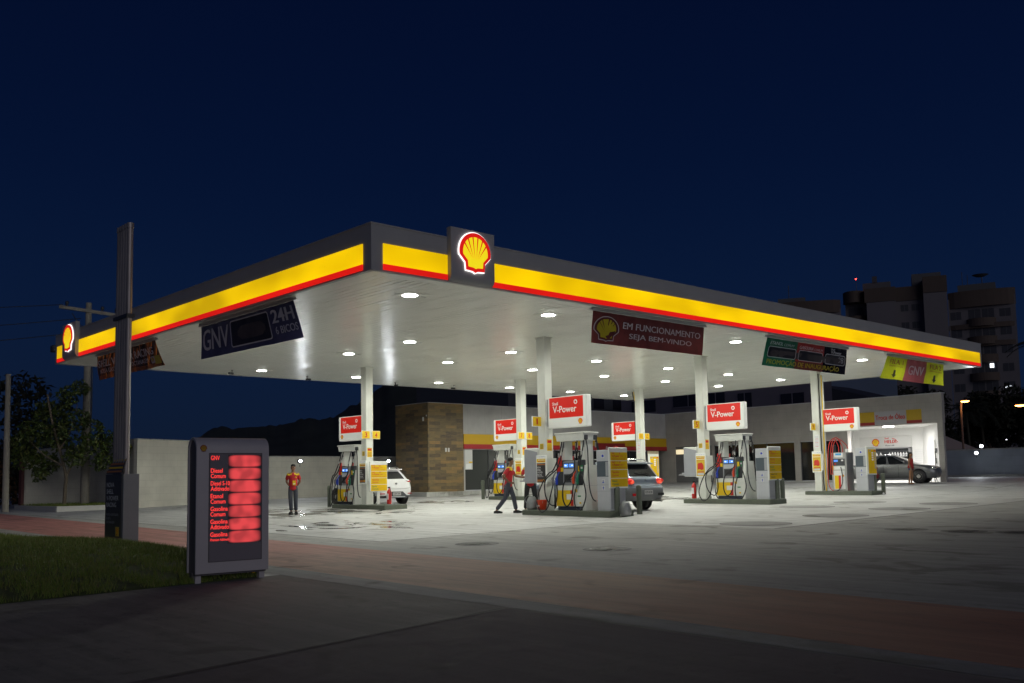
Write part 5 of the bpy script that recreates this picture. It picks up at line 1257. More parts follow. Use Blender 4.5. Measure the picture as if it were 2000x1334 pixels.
# ------------------------------------------------------------------ trees
BARK = mat('tree_bark', (.16, .13, .09), .85, var=.25, vs=8); LEAF = [mat('leaf_green', (.07, .11, .022), .5), mat('leaf_olive', (.12, .14, .035), .5), mat('leaf_dark', (.04, .06, .016), .55)]
def tree(label, x, y, limbs, clusters, n, ls, seed, cat='tree', name='leafy_tree', mats=None, tr=.09):
    rs = random.Random(seed); o = thing(name, label, cat, (x, y, zg(x, y)))
    m = MB()
    for k, L in enumerate(limbs): m.tube(L, tr if k == 0 else tr * .55, BARK, n=8, sub=4, r1=(tr * .45 if k == 0 else tr * .12))
    m.build('trunk', o)
    m = MB(); mats = mats or LEAF
    V = {k: ([], []) for k in range(3)}
    tot = sum(c[3] ** 2 for c in clusters)
    for (cx, cy, cz, r_) in clusters:
        for _ in range(int(n * r_ ** 2 / tot)):
            while True:
                p = Vector((rs.uniform(-1, 1), rs.uniform(-1, 1), rs.uniform(-1, 1)))
                if p.length <= 1: break
            q = Vector((cx, cy, cz)) + p * r_ * Vector((1, 1, .75)).length / 1.6
            q += Vector((mn.noise(q * 2.2), mn.noise(q * 2.2 + Vector((9, 0, 0))), 0)) * .25
            a = Vector((rs.uniform(-1, 1), rs.uniform(-1, 1), rs.uniform(-1.1, .2))).normalized() * ls * rs.uniform(.7, 1.3); b_ = a.cross(Vector((rs.uniform(-1, 1), rs.uniform(-1, 1), rs.uniform(.2, 1)))).normalized() * ls * .2
            v_, f_ = V[rs.choice((0, 0, 1, 2))]; k = len(v_)
            v_ += [q - a * .5, q + b_ + Vector((0, 0, ls * .05)), q + a * .5, q - b_ + Vector((0, 0, ls * .05))]; f_.append((k, k + 1, k + 2, k + 3))
    for k in range(3): m.add(V[k][0], V[k][1], mats[k])
    m.build('crown', o)
rs = random.Random(11)
cl = []
for (cx, cz, r_) in ((-.1, 4.9, .55), (.5, 5.3, .45), (-.9, 4.2, .7), (.4, 3.9, .6), (-1.6, 3.3, .75), (-.4, 3.2, .8), (.9, 2.9, .65), (1.7, 3.0, .55), (-1.9, 2.3, .7), (-.9, 2.0, .65), (.2, 2.3, .6), (1.5, 2.1, .55), (2.3, 2.5, .4), (-1.2, 1.55, .4), (-2.2, 3.0, .4), (1.1, 3.6, .35), (2.9, 2.8, .25), (-.1, 4.4, .5)):
    a = rs.uniform(-.7, .7); cl.append((cx * .8 + .15 + a * .1, a - cx * .35, cz, r_ * .86))
tree('small leafy tree in the white planter beside the utility pole', 3.09, 27.8, [[(0, 0, 0), (.03, 0, .9), (.05, .02, 1.5), (-.2, .1, 2.6), (-.5, .2, 3.8), (-.7, .3, 5.0)], [(.05, 0, 1.4), (.4, -.1, 2.2), (.9, -.3, 2.9), (1.4, -.5, 3.2)], [(-.05, .05, 1.9), (-.8, .3, 2.4), (-1.4, .5, 3.1)], [(-.2, .1, 2.6), (.2, -.1, 3.5), (.4, -.2, 4.6)]], cl, 3900, .25, 12)
DL = [mat('night_leaf', (.014, .018, .009), .8), mat('night_leaf_dark', (.010, .013, .008), .8), mat('night_leaf_brown', (.02, .018, .010), .8)]
tree('big dark tree mass at the left edge behind the leafy tree', 2.6, 43, [[(0, 0, 0), (.1, 0, 3), (0, 0, 6)]], [(rs.uniform(-4.5, 4.2), rs.uniform(-2, 2), rs.uniform(1.2, 6.0), rs.uniform(1.0, 1.9)) for _ in range(26)], 9000, .5, 13, mats=DL, name='dark_tree', tr=.25)
RB = [mat('orange_lit_leaf', (.10, .045, .015), .8), mat('orange_lit_leaf_dark', (.05, .025, .010), .8), DL[0]]  # orange light falling on this foliage is put into the leaf colours
tree('hedge bush in orange-lit leaf colour between the wooden post and the low wall', 2.0, 33.5, [[(0, 0, 0), (0, 0, 1.2)]], [(rs.uniform(-2.2, 1.0), rs.uniform(-.5, .5), rs.uniform(.3, 1.8), .7) for _ in range(10)], 3600, .22, 14, cat='bush', name='hedge_bush', mats=RB, tr=.05)
for (x, y, n_, lb, sd) in ((74, 22, 5200, 'dark round tree beyond the right wall, directly beside the oil change wing', 15), (79, 18.4, 5200, 'dark broad tree beyond the right wall, in front of the end tower', 16), (80, 14.2, 5000, 'dark tree beyond the right wall at the edge of the photo', 17)):
    tree(lb, x, y, [[(0, 0, 0), (.1, 0, 2.5), (0, .2, 5)]], [(rs.uniform(-2.4, 2.4), rs.uniform(-2.6, 2.6), rs.uniform(2.6, 6.4), rs.uniform(.9, 1.6)) for _ in range(16)], n_, .5, sd, mats=DL, name='dark_tree', tr=.2)
def palm(label, x, y, h, seed):
    rs = random.Random(seed); o = thing('palm_tree', label, 'palm', (x, y, 0), 0, 'dark palms beyond the right wall')
    m = MB(); m.tube([(0, 0, 0), (.1, .1, h * .5), (0, .2, h)], .18, DL[2], n=8, r1=.11); m.build('trunk', o)
    m = MB()
    for k in range(15):
        a = 2 * pi * k / 15 + rs.uniform(-.2, .2); el = rs.uniform(-.2, 1.1); Lf = rs.uniform(1.8, 2.6); P = []
        for i in range(8):
            t_ = i / 7; P.append(Vector((cos(a) * Lf * t_ * cos(el * (1 - t_ * .5)), .2 + sin(a) * Lf * t_ * cos(el * (1 - t_ * .5)), h + Lf * (sin(el) * t_ - .75 * t_ * t_))))
        side = Vector((-sin(a), cos(a), 0))
        for i in range(7):
            for q in range(3):
                p = P[i].lerp(P[i + 1], q / 3); ll = .55 * (1 - abs(i / 7 - .35)); dn = Vector((0, 0, -.28 * ll)); fw = (P[i + 1] - P[i]).normalized() * ll * .5
                for sg in (-1, 1): m.add([p, p + side * sg * ll + fw + dn, p + (P[i + 1] - P[i]) * .22], [(0, 1, 2)], DL[(i + q) % 2])
        m.tube(P, .03, DL[0], n=4, sub=1)
    m.build('fronds', o)
palm('tall dark palm leaning in at the right edge of the photo', 78.5, 13.6, 11.6, 3); palm('shorter dark palm between the two orange street lamps', 77, 18.0, 6.6, 4); palm('dark palm directly right of the first orange street lamp', 73, 17.6, 6.0, 5)

# ------------------------------------------------------------------ poles and wires
CONP = mat('pole_concrete', (.30, .28, .23), .85, var=.12, vs=5)
o = thing('utility_pole', 'tapering concrete utility pole with wooden crossarm beside the leafy tree', 'utility pole', (4.36, 29.0, zg(4.36, 29)))
m = MB(); m.cyl((0, 0, 0), (.0, 0, 9.35), .20, CONP, r1=.125, n=18); m.build('shaft', o)
m = MB(); m.M = T(0, 0, 8.95) @ rot(-.25) @ Matrix.Rotation(.10, 4, 'Y'); m.box(-1.25, 1.25, -.20, -.08, -.07, .07, CONP); m.build('crossarm', o)
for xx in (-.95, .55, 1.15):
    m = MB(); m.M = T(0, 0, 8.95) @ rot(-.25) @ Matrix.Rotation(.10, 4, 'Y'); m.lathe([(.02, .07), (.06, .12), (.06, .17), (.08, .2), (.07, .28), (.03, .31)], DGREY, c=(xx, -.14, 0), n=10); m.build('insulator', o)
m = MB(); m.tube([(0, -.16, 8.4), (-.35, -.2, 8.2), (-.8, -.24, 8.75)], .02, DGREY, n=5); m.tube([(0, -.16, 8.4), (.35, -.2, 8.2), (.7, -.24, 8.7)], .02, DGREY, n=5); m.tube([(.16, -.1, 6.9), (.18, -.1, 4.5), (.12, -.12, 3.0)], .03, DGREY, n=6); m.build('brace', o)
m = MB(); m.box(-1.6, -1.05, -.3, .1, 6.95, 7.25, DGREY, .03); m.cyl((-1.6, -.1, 7.1), (0, -.1, 7.25), .03, DGREY); m.build('switch_box', o)
for k, (p0, p1, sag) in enumerate((((3.2, 28.9, 9.15), (-26, 33, 8.0), .8), ((4.0, 28.9, 8.6), (-26, 33.5, 6.6), .9), ((4.2, 28.9, 8.0), (-26, 34, 5.7), .9))):
    P = [Vector(p0).lerp(Vector(p1), i / 12) + Vector((0, 0, -sag * 4 * (i / 12) * (1 - i / 12))) for i in range(13)]
    m = MB(); m.tube(P, .016, BLACK, n=5, sub=2); tag(m.build('power_cable'), 'thin dark power cable running left from the utility pole, %s of three' % ('top', 'middle', 'lowest')[k], 'cable', 'power cables from the utility pole')
o = thing('wooden_post', 'plain bare post at the left edge of the photo', 'post', (.94, 28.46, zg(1, 28.4))); m = MB(); m.cyl((0, 0, -.1), (-.03, 0, 5.85), .14, CONP, r1=.10); m.build('shaft', o)

# steel pylon with box base
o = thing('steel_pylon', 'tall bare pylon of ribbed steel tubes rising from a poster box', 'pylon', (-2.96, 5.26, zg(-3, 5.3)))
for k in range(5):
    m = MB(); yv = -.24 + k * .146; m.cyl((-.05, yv, 0), (-.05, yv, 7.08), .066, GALV, n=16); m.box(-.08, -.02, yv + .055, yv + .09, .0, 7.0, GALV); m.cyl((-.05, yv, 7.0), (-.05, yv, 7.11), .078, GALV); m.build('tube', o)
m = MB(); m.box(-.135, .04, -.36, .46, 4.97, 5.05, DGREY); m.build('clamp', o)
m = MB(); m.box(-.20, .145, -.50, .42, -.1, 1.52, mat('pylon_grey', (.19, .195, .21), .5, var=.05), .008); m.build('base_box', o)
m = MB(); m.M = T(-.20, .04, 0) @ rot(RZ) @ Matrix.Diagonal((.852, 1, 1, 1)) @ T(-.08, 0, 0); m.box(-.46, .62, -.012, -.001, -.05, 1.52, POSTD)
for k, s_ in enumerate(('NOVA', 'SHELL', 'V-POWER', 'RACING')): m.text(s_, -.36, 1.24 - k * .145, .10, PRINTW, -.015, w=(.5, .46, .80, .66)[k], bold=.02)
for k, s_ in enumerate(('NOSSA GASOLINA', 'DE ALTA', 'OCTANAGEM')): m.text(s_, -.36, .62 - k * .085, .05, LGREY, -.015, w=(.8, .3, .55)[k])
m.box(-.46, .62, -.0145, -.012, .06, .09, POSTO); m.box(-.46, .62, -.0145, -.012, .14, .15, POSTO); m.box(.28, .5, -.015, -.012, .18, .38, POSTY); emblem(m, .39, .28, .07, -.015, YEL, RED, None, .004)
m.build('poster', o)
m = MB(); m.M = T(-.21, .04, 0) @ rot(RZ) @ Matrix.Diagonal((.852, 1, 1, 1)) @ T(-.08, 0, 0); m.add([(-.46, 0, 1.53), (.62, 0, 1.53), (.50, .14, 1.86), (-.30, .14, 1.86), (-.46, .01, 1.53), (.62, .01, 1.53), (.50, .15, 1.86), (-.30, .15, 1.86)], [(0, 1, 2, 3), (7, 6, 5, 4), (0, 4, 5, 1), (3, 2, 6, 7), (1, 5, 6, 2), (0, 3, 7, 4)], POSTD)
for k in range(4): m.add([(-.44 + k * .03, -.004 + k * .035 + .01, 1.56 + k * .082), (.60 - k * .028, -.004 + k * .035 + .01, 1.56 + k * .082), (.59 - k * .028, .008 + k * .035, 1.60 + k * .082), (-.43 + k * .03, .008 + k * .035, 1.60 + k * .082)], [(0, 1, 2, 3)], POSTO if k % 2 == 0 else YEL)
m.build('poster_hood', o)

# ------------------------------------------------------------------ price totem
TOT = mat('totem_silver', (.48, .45, .47), .42, metal=.15, var=.04); TOTD = mat('totem_dark', (.10, .09, .10), .5); GL_R = glow('totem_red_text', (1, .045, .04), 1.25)
o = thing('price_totem', 'free standing grey price totem with glowing red fuel names beside the lawn', 'price totem', (-5.23, -3.22, zg(-5, -3.1)), R(-4))
th = .17
m = MB()
prof = [(-th, .13), (-th, 1.86)] + [(-th * cos(a), 1.86 + .16 * sin(a)) for a in [pi * k / 12 for k in range(1, 12)]] + [(th, 1.86), (th, .13)]
inn = [(y * .82, z - (.0 if z < 1.8 else .03)) for y, z in prof]
n = len(prof); x0, x1 = -.02, 1.05
vs = [(x0, y, z) for y, z in prof] + [(x1 - .0, y, z) for y, z in prof] + [(x0, y, z) for y, z in inn] + [(x1, y, z) for y, z in inn]
m.add(vs, [(i, n + i, n + i + 1, i + 1) for i in range(n - 1)], TOT, True)
m.add(vs, [(2 * n + i, 2 * n + i + 1, 3 * n + i + 1, 3 * n + i) for i in range(n - 1)] + [(i, i + 1, 2 * n + i + 1, 2 * n + i) for i in range(n - 1)] + [(n + i, 3 * n + i, 3 * n + i + 1, n + i + 1) for i in range(n - 1)], TOT)
m.build('shell', o)
m = MB(); m.prism([(-.02, 0), (0, 0)], 0, 0, TOT) if False else None
vs = [(x0 + .02, y * .99, z) for y, z in inn] + [(x1 - .02, y * .99, z) for y, z in inn]
m.add(vs, [tuple(range(n)), tuple(range(n, 2 * n))[::-1]], TOTD); m.box(.0, 1.03, -.12, .12, .10, .13, TOTD); m.build('core', o)
m = MB(); m.box(.005, .085, -.10, -.02, -.05, .14, TOT); m.build('foot', o); m = MB(); m.box(.94, 1.02, -.10, -.02, -.05, .14, TOT); m.build('foot', o); m = MB(); m.box(-.015, .06, -.02, .1, -.05, .14, TOTD); m.build('foot', o)
m = MB(); yf = -th
m.box(.155, .945, yf - .006, yf - .0, .28, 1.80, TOTD); m.box(.17, .93, yf - .009, yf - .004, .29, 1.785, mat('totem_display', (.20, .18, .205), .3)); m.build('display', o)
m = MB(); emblem(m, .075, 1.865, .048, yf + .002, mat('totem_logo_yellow', (.45, .27, .01), .5), mat('totem_logo_red', (.22, .02, .01), .5), None, .012); m.build('shell_emblem', o)
# glowing rows
def blob_mat(name):
    m = bpy.data.materials.new(name); m.use_nodes = True; nt = m.node_tree; b = nt.nodes['Principled BSDF']; L = nt.links.new
    b.inputs['Base Color'].default_value = (.10, .09, .10, 1)
    tc = N(nt, 'ShaderNodeTexCoord'); mp = N(nt, 'ShaderNodeMapping'); mp.inputs['Location'].default_value = (-1, 0, -1); mp.inputs['Scale'].default_value = (2, 1, 2)
    L(tc.outputs['Generated'], mp.inputs[0]); sp = N(nt, 'ShaderNodeSeparateXYZ'); L(mp.outputs[0], sp.inputs[0])
    def pw(o_, e):
        a = N(nt, 'ShaderNodeMath', operation='ABSOLUTE'); L(o_, a.inputs[0]); p = N(nt, 'ShaderNodeMath', operation='POWER'); L(a.outputs[0], p.inputs[0]); p.inputs[1].default_value = e; return p.outputs[0]
    ad = N(nt, 'ShaderNodeMath', operation='ADD'); L(pw(sp.outputs[0], 4), ad.inputs[0]); L(pw(sp.outputs[2], 6.0), ad.inputs[1])
    r = N(nt, 'ShaderNodeMapRange'); r.interpolation_type = 'SMOOTHSTEP'; r.inputs[1].default_value = 1.12; r.inputs[2].default_value = .10; r.inputs[3].default_value = 0; r.inputs[4].default_value = 1; L(ad.outputs[0], r.inputs[0])
    no = N(nt, 'ShaderNodeTexNoise', Scale=7.0, Detail=0.0); L(tc.outputs['Object'], no.inputs['Vector']); rr = N(nt, 'ShaderNodeMapRange'); rr.inputs[1].default_value = .35; rr.inputs[2].default_value = .65; rr.inputs[3].default_value = .68; rr.inputs[4].default_value = 1.15; L(no.outputs['Fac'], rr.inputs[0])
    mu = N(nt, 'ShaderNodeMath', operation='MULTIPLY'); L(r.outputs[0], mu.inputs[0]); L(rr.outputs[0], mu.inputs[1])
    b.inputs['Emission Color'].default_value = (1, .075, .08, 1); m2 = N(nt, 'ShaderNodeMath', operation='MULTIPLY'); L(mu.outputs[0], m2.inputs[0]); m2.inputs[1].default_value = .66; L(m2.outputs[0], b.inputs['Emission Strength'])
    b.inputs['Roughness'].default_value = .4
    return m
BLOB = blob_mat('frosted_red_panel')
rows = [('GNV', None), ('Diesel', 'Comum'), ('Diesel S-10', 'Aditivado'), ('Etanol', 'Comum'), ('Gasolina', 'Comum'), ('Gasolina', 'Aditivado'), ('Gasolina', 'Premium Aditivado')]
z = 1.775; hr = .178
WD = {'GNV': .125, 'Diesel': .170, 'Comum': .215, 'Diesel S-10': .275, 'Aditivado': .268, 'Etanol': .178, 'Gasolina': .248, 'Premium Aditivado': .275}
for k, (a, c) in enumerate(rows):
    m = MB(); za = z - k * hr
    m.text(a, .18, za - .075, .062, GL_R, yf - .012, w=WD[a], bold=.006, ref='Gl')
    if c: m.text(c, .18, za - (.15 if 'Pre' not in c else .135), .062 if 'Pre' not in c else .036, GL_R, yf - .012, w=WD[c], bold=.006, ref='Gl', shear=.2 if 'Pre' in c else 0)
    t_ = m.build('fuel_name', o)
    m = MB(); m.box(.43, .93, yf - .0115, yf - .0085, za - .177, za + .0, BLOB); m.build('price_display', o)
m = MB(); m.box(.86, .9, -.05, 0, .08, .11, YEL); m.build('cable_tag', o)
# --END-B--
# ------------------------------------------------------------------ cars (local: x right, rear at -y, front +y)
def ringpts(yr, yf, w, rr, rf):
    P = []; tg = []
    def arcp(cx, cy, r, a0, a1, n, t_):
        for k in range(n):
            a = a0 + (a1 - a0) * k / n; P.append((cx + r * cos(a), cy + r * sin(a))); tg.append((t_, k))
    def line(a, b_, n, t_):
        for k in range(n): P.append((a[0] + (b_[0] - a[0]) * k / n, a[1] + (b_[1] - a[1]) * k / n)); tg.append((t_, k))
    line((-w + rr, yr), (w - rr, yr), 8, 'rear'); arcp(w - rr, yr + rr, rr, -pi / 2, 0, 4, 'rc')
    line((w, yr + rr), (w, yf - rf), 16, 'right'); arcp(w - rf, yf - rf, rf, 0, pi / 2, 4, 'fc')
    line((w - rf, yf), (-w + rf, yf), 8, 'front'); arcp(-w + rf, yf - rf, rf, pi / 2, pi, 4, 'fc')
    line((-w, yf - rf), (-w, yr + rr), 16, 'left'); arcp(-w + rr, yr + rr, rr, pi, 1.5 * pi, 4, 'rc')
    return P, tg
def car(name, label, loc, rz, sl, paint, gl_lo, gl_hi, wheels, trim_to=0, low=None, pillars=(0, 6, 7, 14, 15), sideglass=True):
    o = thing(name, label, 'car', loc, rz)
    m = MB(); rings = []
    for (z, yr, yf, w, rr, rf) in sl:
        P, tg = ringpts(yr, yf, w, rr, rf); rings.append([(x, y, z) for x, y in P])
    n = len(rings[0]); vs = [p for r in rings for p in r]
    G = MB()
    for j in range(len(sl) - 1):
        for i in range(n):
            t_, k = tg[i]; fc = [(j * n + i, j * n + (i + 1) % n, (j + 1) * n + (i + 1) % n, (j + 1) * n + i)]
            mt = paint
            if j < trim_to and low: mt = low
            glass = gl_lo <= j < gl_hi and ((t_ == 'rear' and 0 < k < 7 or t_ == 'rear') or t_ == 'front' or (t_ in ('right', 'left') and (k if t_ == 'right' else 15 - k) not in pillars and sideglass))
            (G if glass else m).add(vs, fc, GLASSD if glass else mt, True)
    m.add(vs, [tuple(range((len(sl) - 1) * n, len(sl) * n))], paint, True); m.add(vs, [tuple(range(n))[::-1]], BLACK)
    # merge duplicate vertices so the shading is smooth
    for mm, nm in ((m, 'body'), (G, 'glazing')):
        ob = mm.build(nm, o)
        import bmesh
        b = bmesh.new(); b.from_mesh(ob.data); bmesh.ops.delete(b, geom=[v for v in b.verts if not v.link_faces], context='VERTS'); bmesh.ops.remove_doubles(b, verts=b.verts, dist=1e-5); b.to_mesh(ob.data); b.free()
        ob.data.update()
    (yr_w, yf_w, tw, r_, wd) = wheels
    for yw in (yr_w, yf_w):
        for sg in (-1, 1):
            m = MB(); m.lathe([(r_ * 1.17, -.03), (r_ * 1.17, .008), (r_ * .3, .009)], BLACK, c=(0, yw, r_ * 1.04), n=26, axis='x')
            for q in range(len(m.v)): m.v[q] = (sg * (m.v[q][0] + tw + .012), m.v[q][1], m.v[q][2])
            m.build('wheel_arch', o)
            m = MB(); x_ = tw - wd + .025
            m.lathe([(r_ * .62, 0), (r_ * .93, .0), (r_, .03), (r_, wd - .03), (r_ * .93, wd), (r_ * .64, wd - .005)], BLACK, c=(x_, yw, r_), n=28, axis='x')
            for q in range(len(m.v)): m.v[q] = (sg * m.v[q][0], m.v[q][1], m.v[q][2])
            wh = m.build('wheel', o)
            m = MB(); m.lathe([(r_ * .64, wd * .95), (r_ * .6, wd * .99), (r_ * .56, wd * .8), (.001, wd * .8)], DGREY, c=(x_, yw, r_), n=24, axis='x')
            for s_ in range(8):
                a = 2 * pi * s_ / 8; ca, sa = cos(a), sin(a); q0, q1 = r_ * .1, r_ * .6; ww = r_ * .075
                m.add([(x_ + wd * .93, yw + q0 * ca - ww * sa, r_ + q0 * sa + ww * ca), (x_ + wd * .93, yw + q0 * ca + ww * sa, r_ + q0 * sa - ww * ca), (x_ + wd * .96, yw + q1 * ca + ww * sa * .8, r_ + q1 * sa - ww * ca * .8), (x_ + wd * .96, yw + q1 * ca - ww * sa * .8, r_ + q1 * sa + ww * ca * .8)], [(0, 1, 2, 3)], STEEL)
            m.lathe([(r_ * .62, wd * .9), (r_ * .62, wd * .97), (r_ * .56, wd * .98)], STEEL, c=(x_, yw, r_), n=24, axis='x'); m.lathe([(r_ * .15, wd * .92), (r_ * .13, wd * .98), (.001, wd * .98)], STEEL, c=(x_, yw, r_), n=14, axis='x')
            for q in range(len(m.v)): m.v[q] = (sg * m.v[q][0], m.v[q][1], m.v[q][2])
            m.build('rim', wh)
    return o
def carpart(o, nm, fn):
    m = MB(); fn(m); return m.build(nm, o)
SILV = mat('silver_blue_paint', (.22, .265, .32), .28, metal=.55, coat=.8); SILVD = mat('dark_silver_trim', (.12, .125, .13), .45, var=.05)
WHT = mat('white_car_paint', (.80, .80, .80), .25, coat=1); GRYC = mat('grey_car_paint', (.20, .205, .21), .28, metal=.55, coat=.8); PLATE = mat('number_plate_grey', (.36, .36, .35), .4)
REARP = lambda m, t_, w_, z, y: (m.box(-w_, w_, y - .012, y, z, z + .13, PLATE), m.text(t_, 0, z + .03, .07, INK, y - .0135, al='c', w=w_ * 1.6, bold=.02))
# silver crossover; rear bumper at y=-2.25
sl = [(.30, -2.14, 2.18, .78, .20, .3), (.38, -2.24, 2.26, .85, .22, .4), (.56, -2.28, 2.30, .875, .22, .45), (.70, -2.275, 2.30, .88, .20, .5), (.76, -2.20, 2.27, .88, .20, .5), (.92, -2.16, 2.16, .875, .18, .5), (1.02, -2.12, 1.15, .86, .18, .28), (1.06, -2.08, 1.0, .84, .18, .25), (1.22, -1.98, .72, .79, .2, .22), (1.40, -1.86, .42, .735, .2, .2), (1.48, -1.80, .30, .70, .2, .2), (1.52, -1.72, .1, .66, .25, .25), (1.545, -1.5, -.1, .55, .3, .3)]
sx, sy = 12.42, 5.35
suv = car('parked_car', 'silver crossover with glowing tail lights seen from behind at the near pump', (sx, sy, zg(sx, sy)), 0, sl, SILV, 7, 10, (-1.33, 1.30, .865, .335, .22), trim_to=3, low=SILVD)
for sg in (-1, 1):
    def f(m, sg=sg):
        m.M = T(sg * .70, -2.12, .905)
        m.ell((0, 0, 0), (.185, .10, .105), TAIL, 14, 8); m.ell((-sg * .03, -.05, -.02), (.11, .07, .06), TAILC, 12, 7); m.ell((sg * .11, .08, .02), (.075, .2, .085), TAIL, 12, 7)
    carpart(suv, 'tail_light', f)
    carpart(suv, 'roof_rail', lambda m, sg=sg: m.tube([(sg * .60, -1.72, 1.53), (sg * .61, -1.55, 1.60), (sg * .62, -.5, 1.615), (sg * .60, .12, 1.54)], .022, CHROME, n=7))
    carpart(suv, 'door_mirror', lambda m, sg=sg: m.ell((sg * .98, .72, 1.1), (.10, .07, .08), SILV))
    carpart(suv, 'reflector', lambda m, sg=sg: m.box(sg * .48, sg * .75, -2.292, -2.27, .46, .54, TAILD if sg < 0 else BLACK))
carpart(suv, 'number_plate', lambda m: REARP(m, 'KYI 0130', .20, .50, -2.283))
carpart(suv, 'tailgate_handle', lambda m: (m.box(-.20, .20, -2.185, -2.15, .80, .85, SILV, .015), m.box(-.13, .13, -2.18, -2.15, .755, .80, BLACK)))
carpart(suv, 'emblem', lambda m: m.flat([(x * .045, .95 + z * .04) for x, z in ((0, 1), (.35, .3), (1, -.6), (.3, -.6), (0, -.1), (-.3, -.6), (-1, -.6), (-.35, .3))], -2.172, CHROME))
carpart(suv, 'rear_wiper', lambda m: (m.tube([(.32, -2.11, 1.05), (.20, -2.07, 1.14), (.0, -2.035, 1.165)], .014, BLACK, n=5), m.tube([(.24, -2.075, 1.125), (-.12, -2.05, 1.15), (-.32, -2.03, 1.18)], .011, BLACK, n=5)))
carpart(suv, 'spoiler', lambda m: m.add([(-.62, -1.70, 1.53), (.62, -1.70, 1.53), (.60, -2.0, 1.475), (-.60, -2.0, 1.475), (-.62, -1.74, 1.49), (.62, -1.74, 1.49), (.60, -2.0, 1.44), (-.60, -2.0, 1.44)], [(0, 3, 2, 1), (3, 7, 6, 2), (4, 5, 6, 7), (0, 4, 7, 3), (1, 2, 6, 5)], SILV))
carpart(suv, 'exhaust_pipe', lambda m: m.cyl((.55, -2.36, .30), (.55, -2.0, .31), .04, STEEL))
carpart(suv, 'tailgate_seam', lambda m: (m.tube([(-.72, -2.08, 1.05), (-.70, -2.16, .82), (-.60, -2.22, .765), (.60, -2.22, .765), (.70, -2.16, .82), (.72, -2.08, 1.05)], .006, BLACK, n=4, sub=2),))
# white hatch
slw = [(.26, -1.80, 1.8, .70, .20, .3), (.36, -1.90, 1.92, .80, .22, .4), (.55, -1.94, 1.97, .84, .24, .5), (.70, -1.92, 1.95, .85, .24, .5), (.88, -1.86, 1.75, .85, .26, .5), (.98, -1.80, 1.15, .83, .28, .28), (1.03, -1.74, .95, .81, .28, .25), (1.20, -1.58, .62, .75, .26, .22), (1.34, -1.42, .36, .69, .25, .2), (1.41, -1.40, .22, .655, .25, .2), (1.46, -1.28, .0, .58, .28, .25), (1.48, -1.05, -.2, .45, .3, .3)]
wx, wy = 12.2, 17.95
wht = car('parked_car', 'white hatchback seen from behind beside the stone block', (wx, wy, zg(wx, wy)), 0, slw, WHT, 6, 8, (-1.22, 1.28, .83, .315, .2), trim_to=1, low=DGREY)
for sg in (-1, 1):
    carpart(wht, 'tail_light', lambda m, sg=sg: (m.ell((sg * .67, -1.70, .93), (.17, .16, .085), TAILD, 14, 8), m.ell((sg * .62, -1.76, .965), (.12, .10, .05), PRINTW, 12, 7)))
    carpart(wht, 'reflector', lambda m, sg=sg: m.box(sg * .56, sg * .78, -1.93, -1.85, .42, .455, TAILD, .01))
    carpart(wht, 'roof_rail', lambda m, sg=sg: m.tube([(sg * .56, -1.28, 1.46), (sg * .57, -1.1, 1.51), (sg * .56, -.2, 1.53), (sg * .54, .15, 1.46)], .018, STEEL, n=7))
carpart(wht, 'number_plate', lambda m: REARP(m, 'LQW 3506', .20, .36, -1.945))
carpart(wht, 'bumper_trim', lambda m: (m.prism([(-.56, .27), (.56, .27), (.5, .36), (.30, .52), (-.30, .52), (-.5, .36)], -1.938, -1.80, DGREY), m.box(-.42, .42, -1.955, -1.9, .29, .325, LGREY, .01)))
carpart(wht, 'emblem', lambda m: m.prism([(x * .055, .84 + z * .04) for x, z in arc(0, 0, 1, 0, 2 * pi, 16)[:16]], -1.90, -1.86, CHROME))
carpart(wht, 'tailgate_seam', lambda m: (m.tube([(-.72, -1.80, .98), (-.68, -1.92, .74), (-.52, -1.94, .64), (.52, -1.94, .64), (.68, -1.92, .74), (.72, -1.80, .98)], .006, GREY, n=4, sub=2),))
carpart(wht, 'spoiler', lambda m: m.box(-.60, .60, -1.52, -1.25, 1.405, 1.445, WHT, .015))
# grey saloon, side on
slg = [(.22, -2.02, 2.05, .70, .25, .35), (.32, -2.10, 2.15, .80, .28, .45), (.52, -2.14, 2.20, .84, .28, .5), (.70, -2.12, 2.17, .85, .28, .55), (.84, -2.08, 2.02, .845, .28, .6), (.92, -2.02, 1.30, .83, .3, .35), (.96, -1.55, 1.12, .81, .3, .28), (1.14, -1.18, .72, .745, .28, .25), (1.32, -.86, .36, .675, .26, .22), (1.39, -.72, .18, .63, .25, .22), (1.44, -.5, .0, .54, .3, .25), (1.455, -.35, -.1, .4, .3, .25)]
gx_, gy_ = 36.8, 6.9
gry = car('parked_car', 'grey saloon parked side on before the lit oil change bay', (gx_, gy_, zg(gx_, gy_) + .01), pi + .25, slg, GRYC, 6, 8, (-1.28, 1.30, .835, .315, .2), pillars=(0, 1, 8, 15))
for sg in (-1, 1):
    carpart(gry, 'headlight', lambda m, sg=sg: m.ell((sg * .62, 1.98, .72), (.17, .15, .075), CHROME, 12, 7))
    carpart(gry, 'door_mirror', lambda m, sg=sg: m.ell((sg * .92, .66, 1.0), (.10, .06, .07), GRYC))
    carpart(gry, 'door_handle', lambda m, sg=sg: (m.box(sg * .835, sg * .865, -.18, .02, .80, .83, CHROME, .008), m.box(sg * .835, sg * .865, -.98, -.80, .80, .83, CHROME, .008)))
    carpart(gry, 'door_seam', lambda m, sg=sg: (m.box(sg * .84, sg * .853, .36, .372, .30, .9, BLACK), m.box(sg * .84, sg * .853, -.36, -.348, .30, .9, BLACK), m.box(sg * .845, sg * .858, -.9, 1.0, .285, .30, BLACK)))
    carpart(gry, 'tail_light', lambda m, sg=sg: m.ell((sg * .66, -2.02, .80), (.16, .12, .08), TAILD, 12, 7))

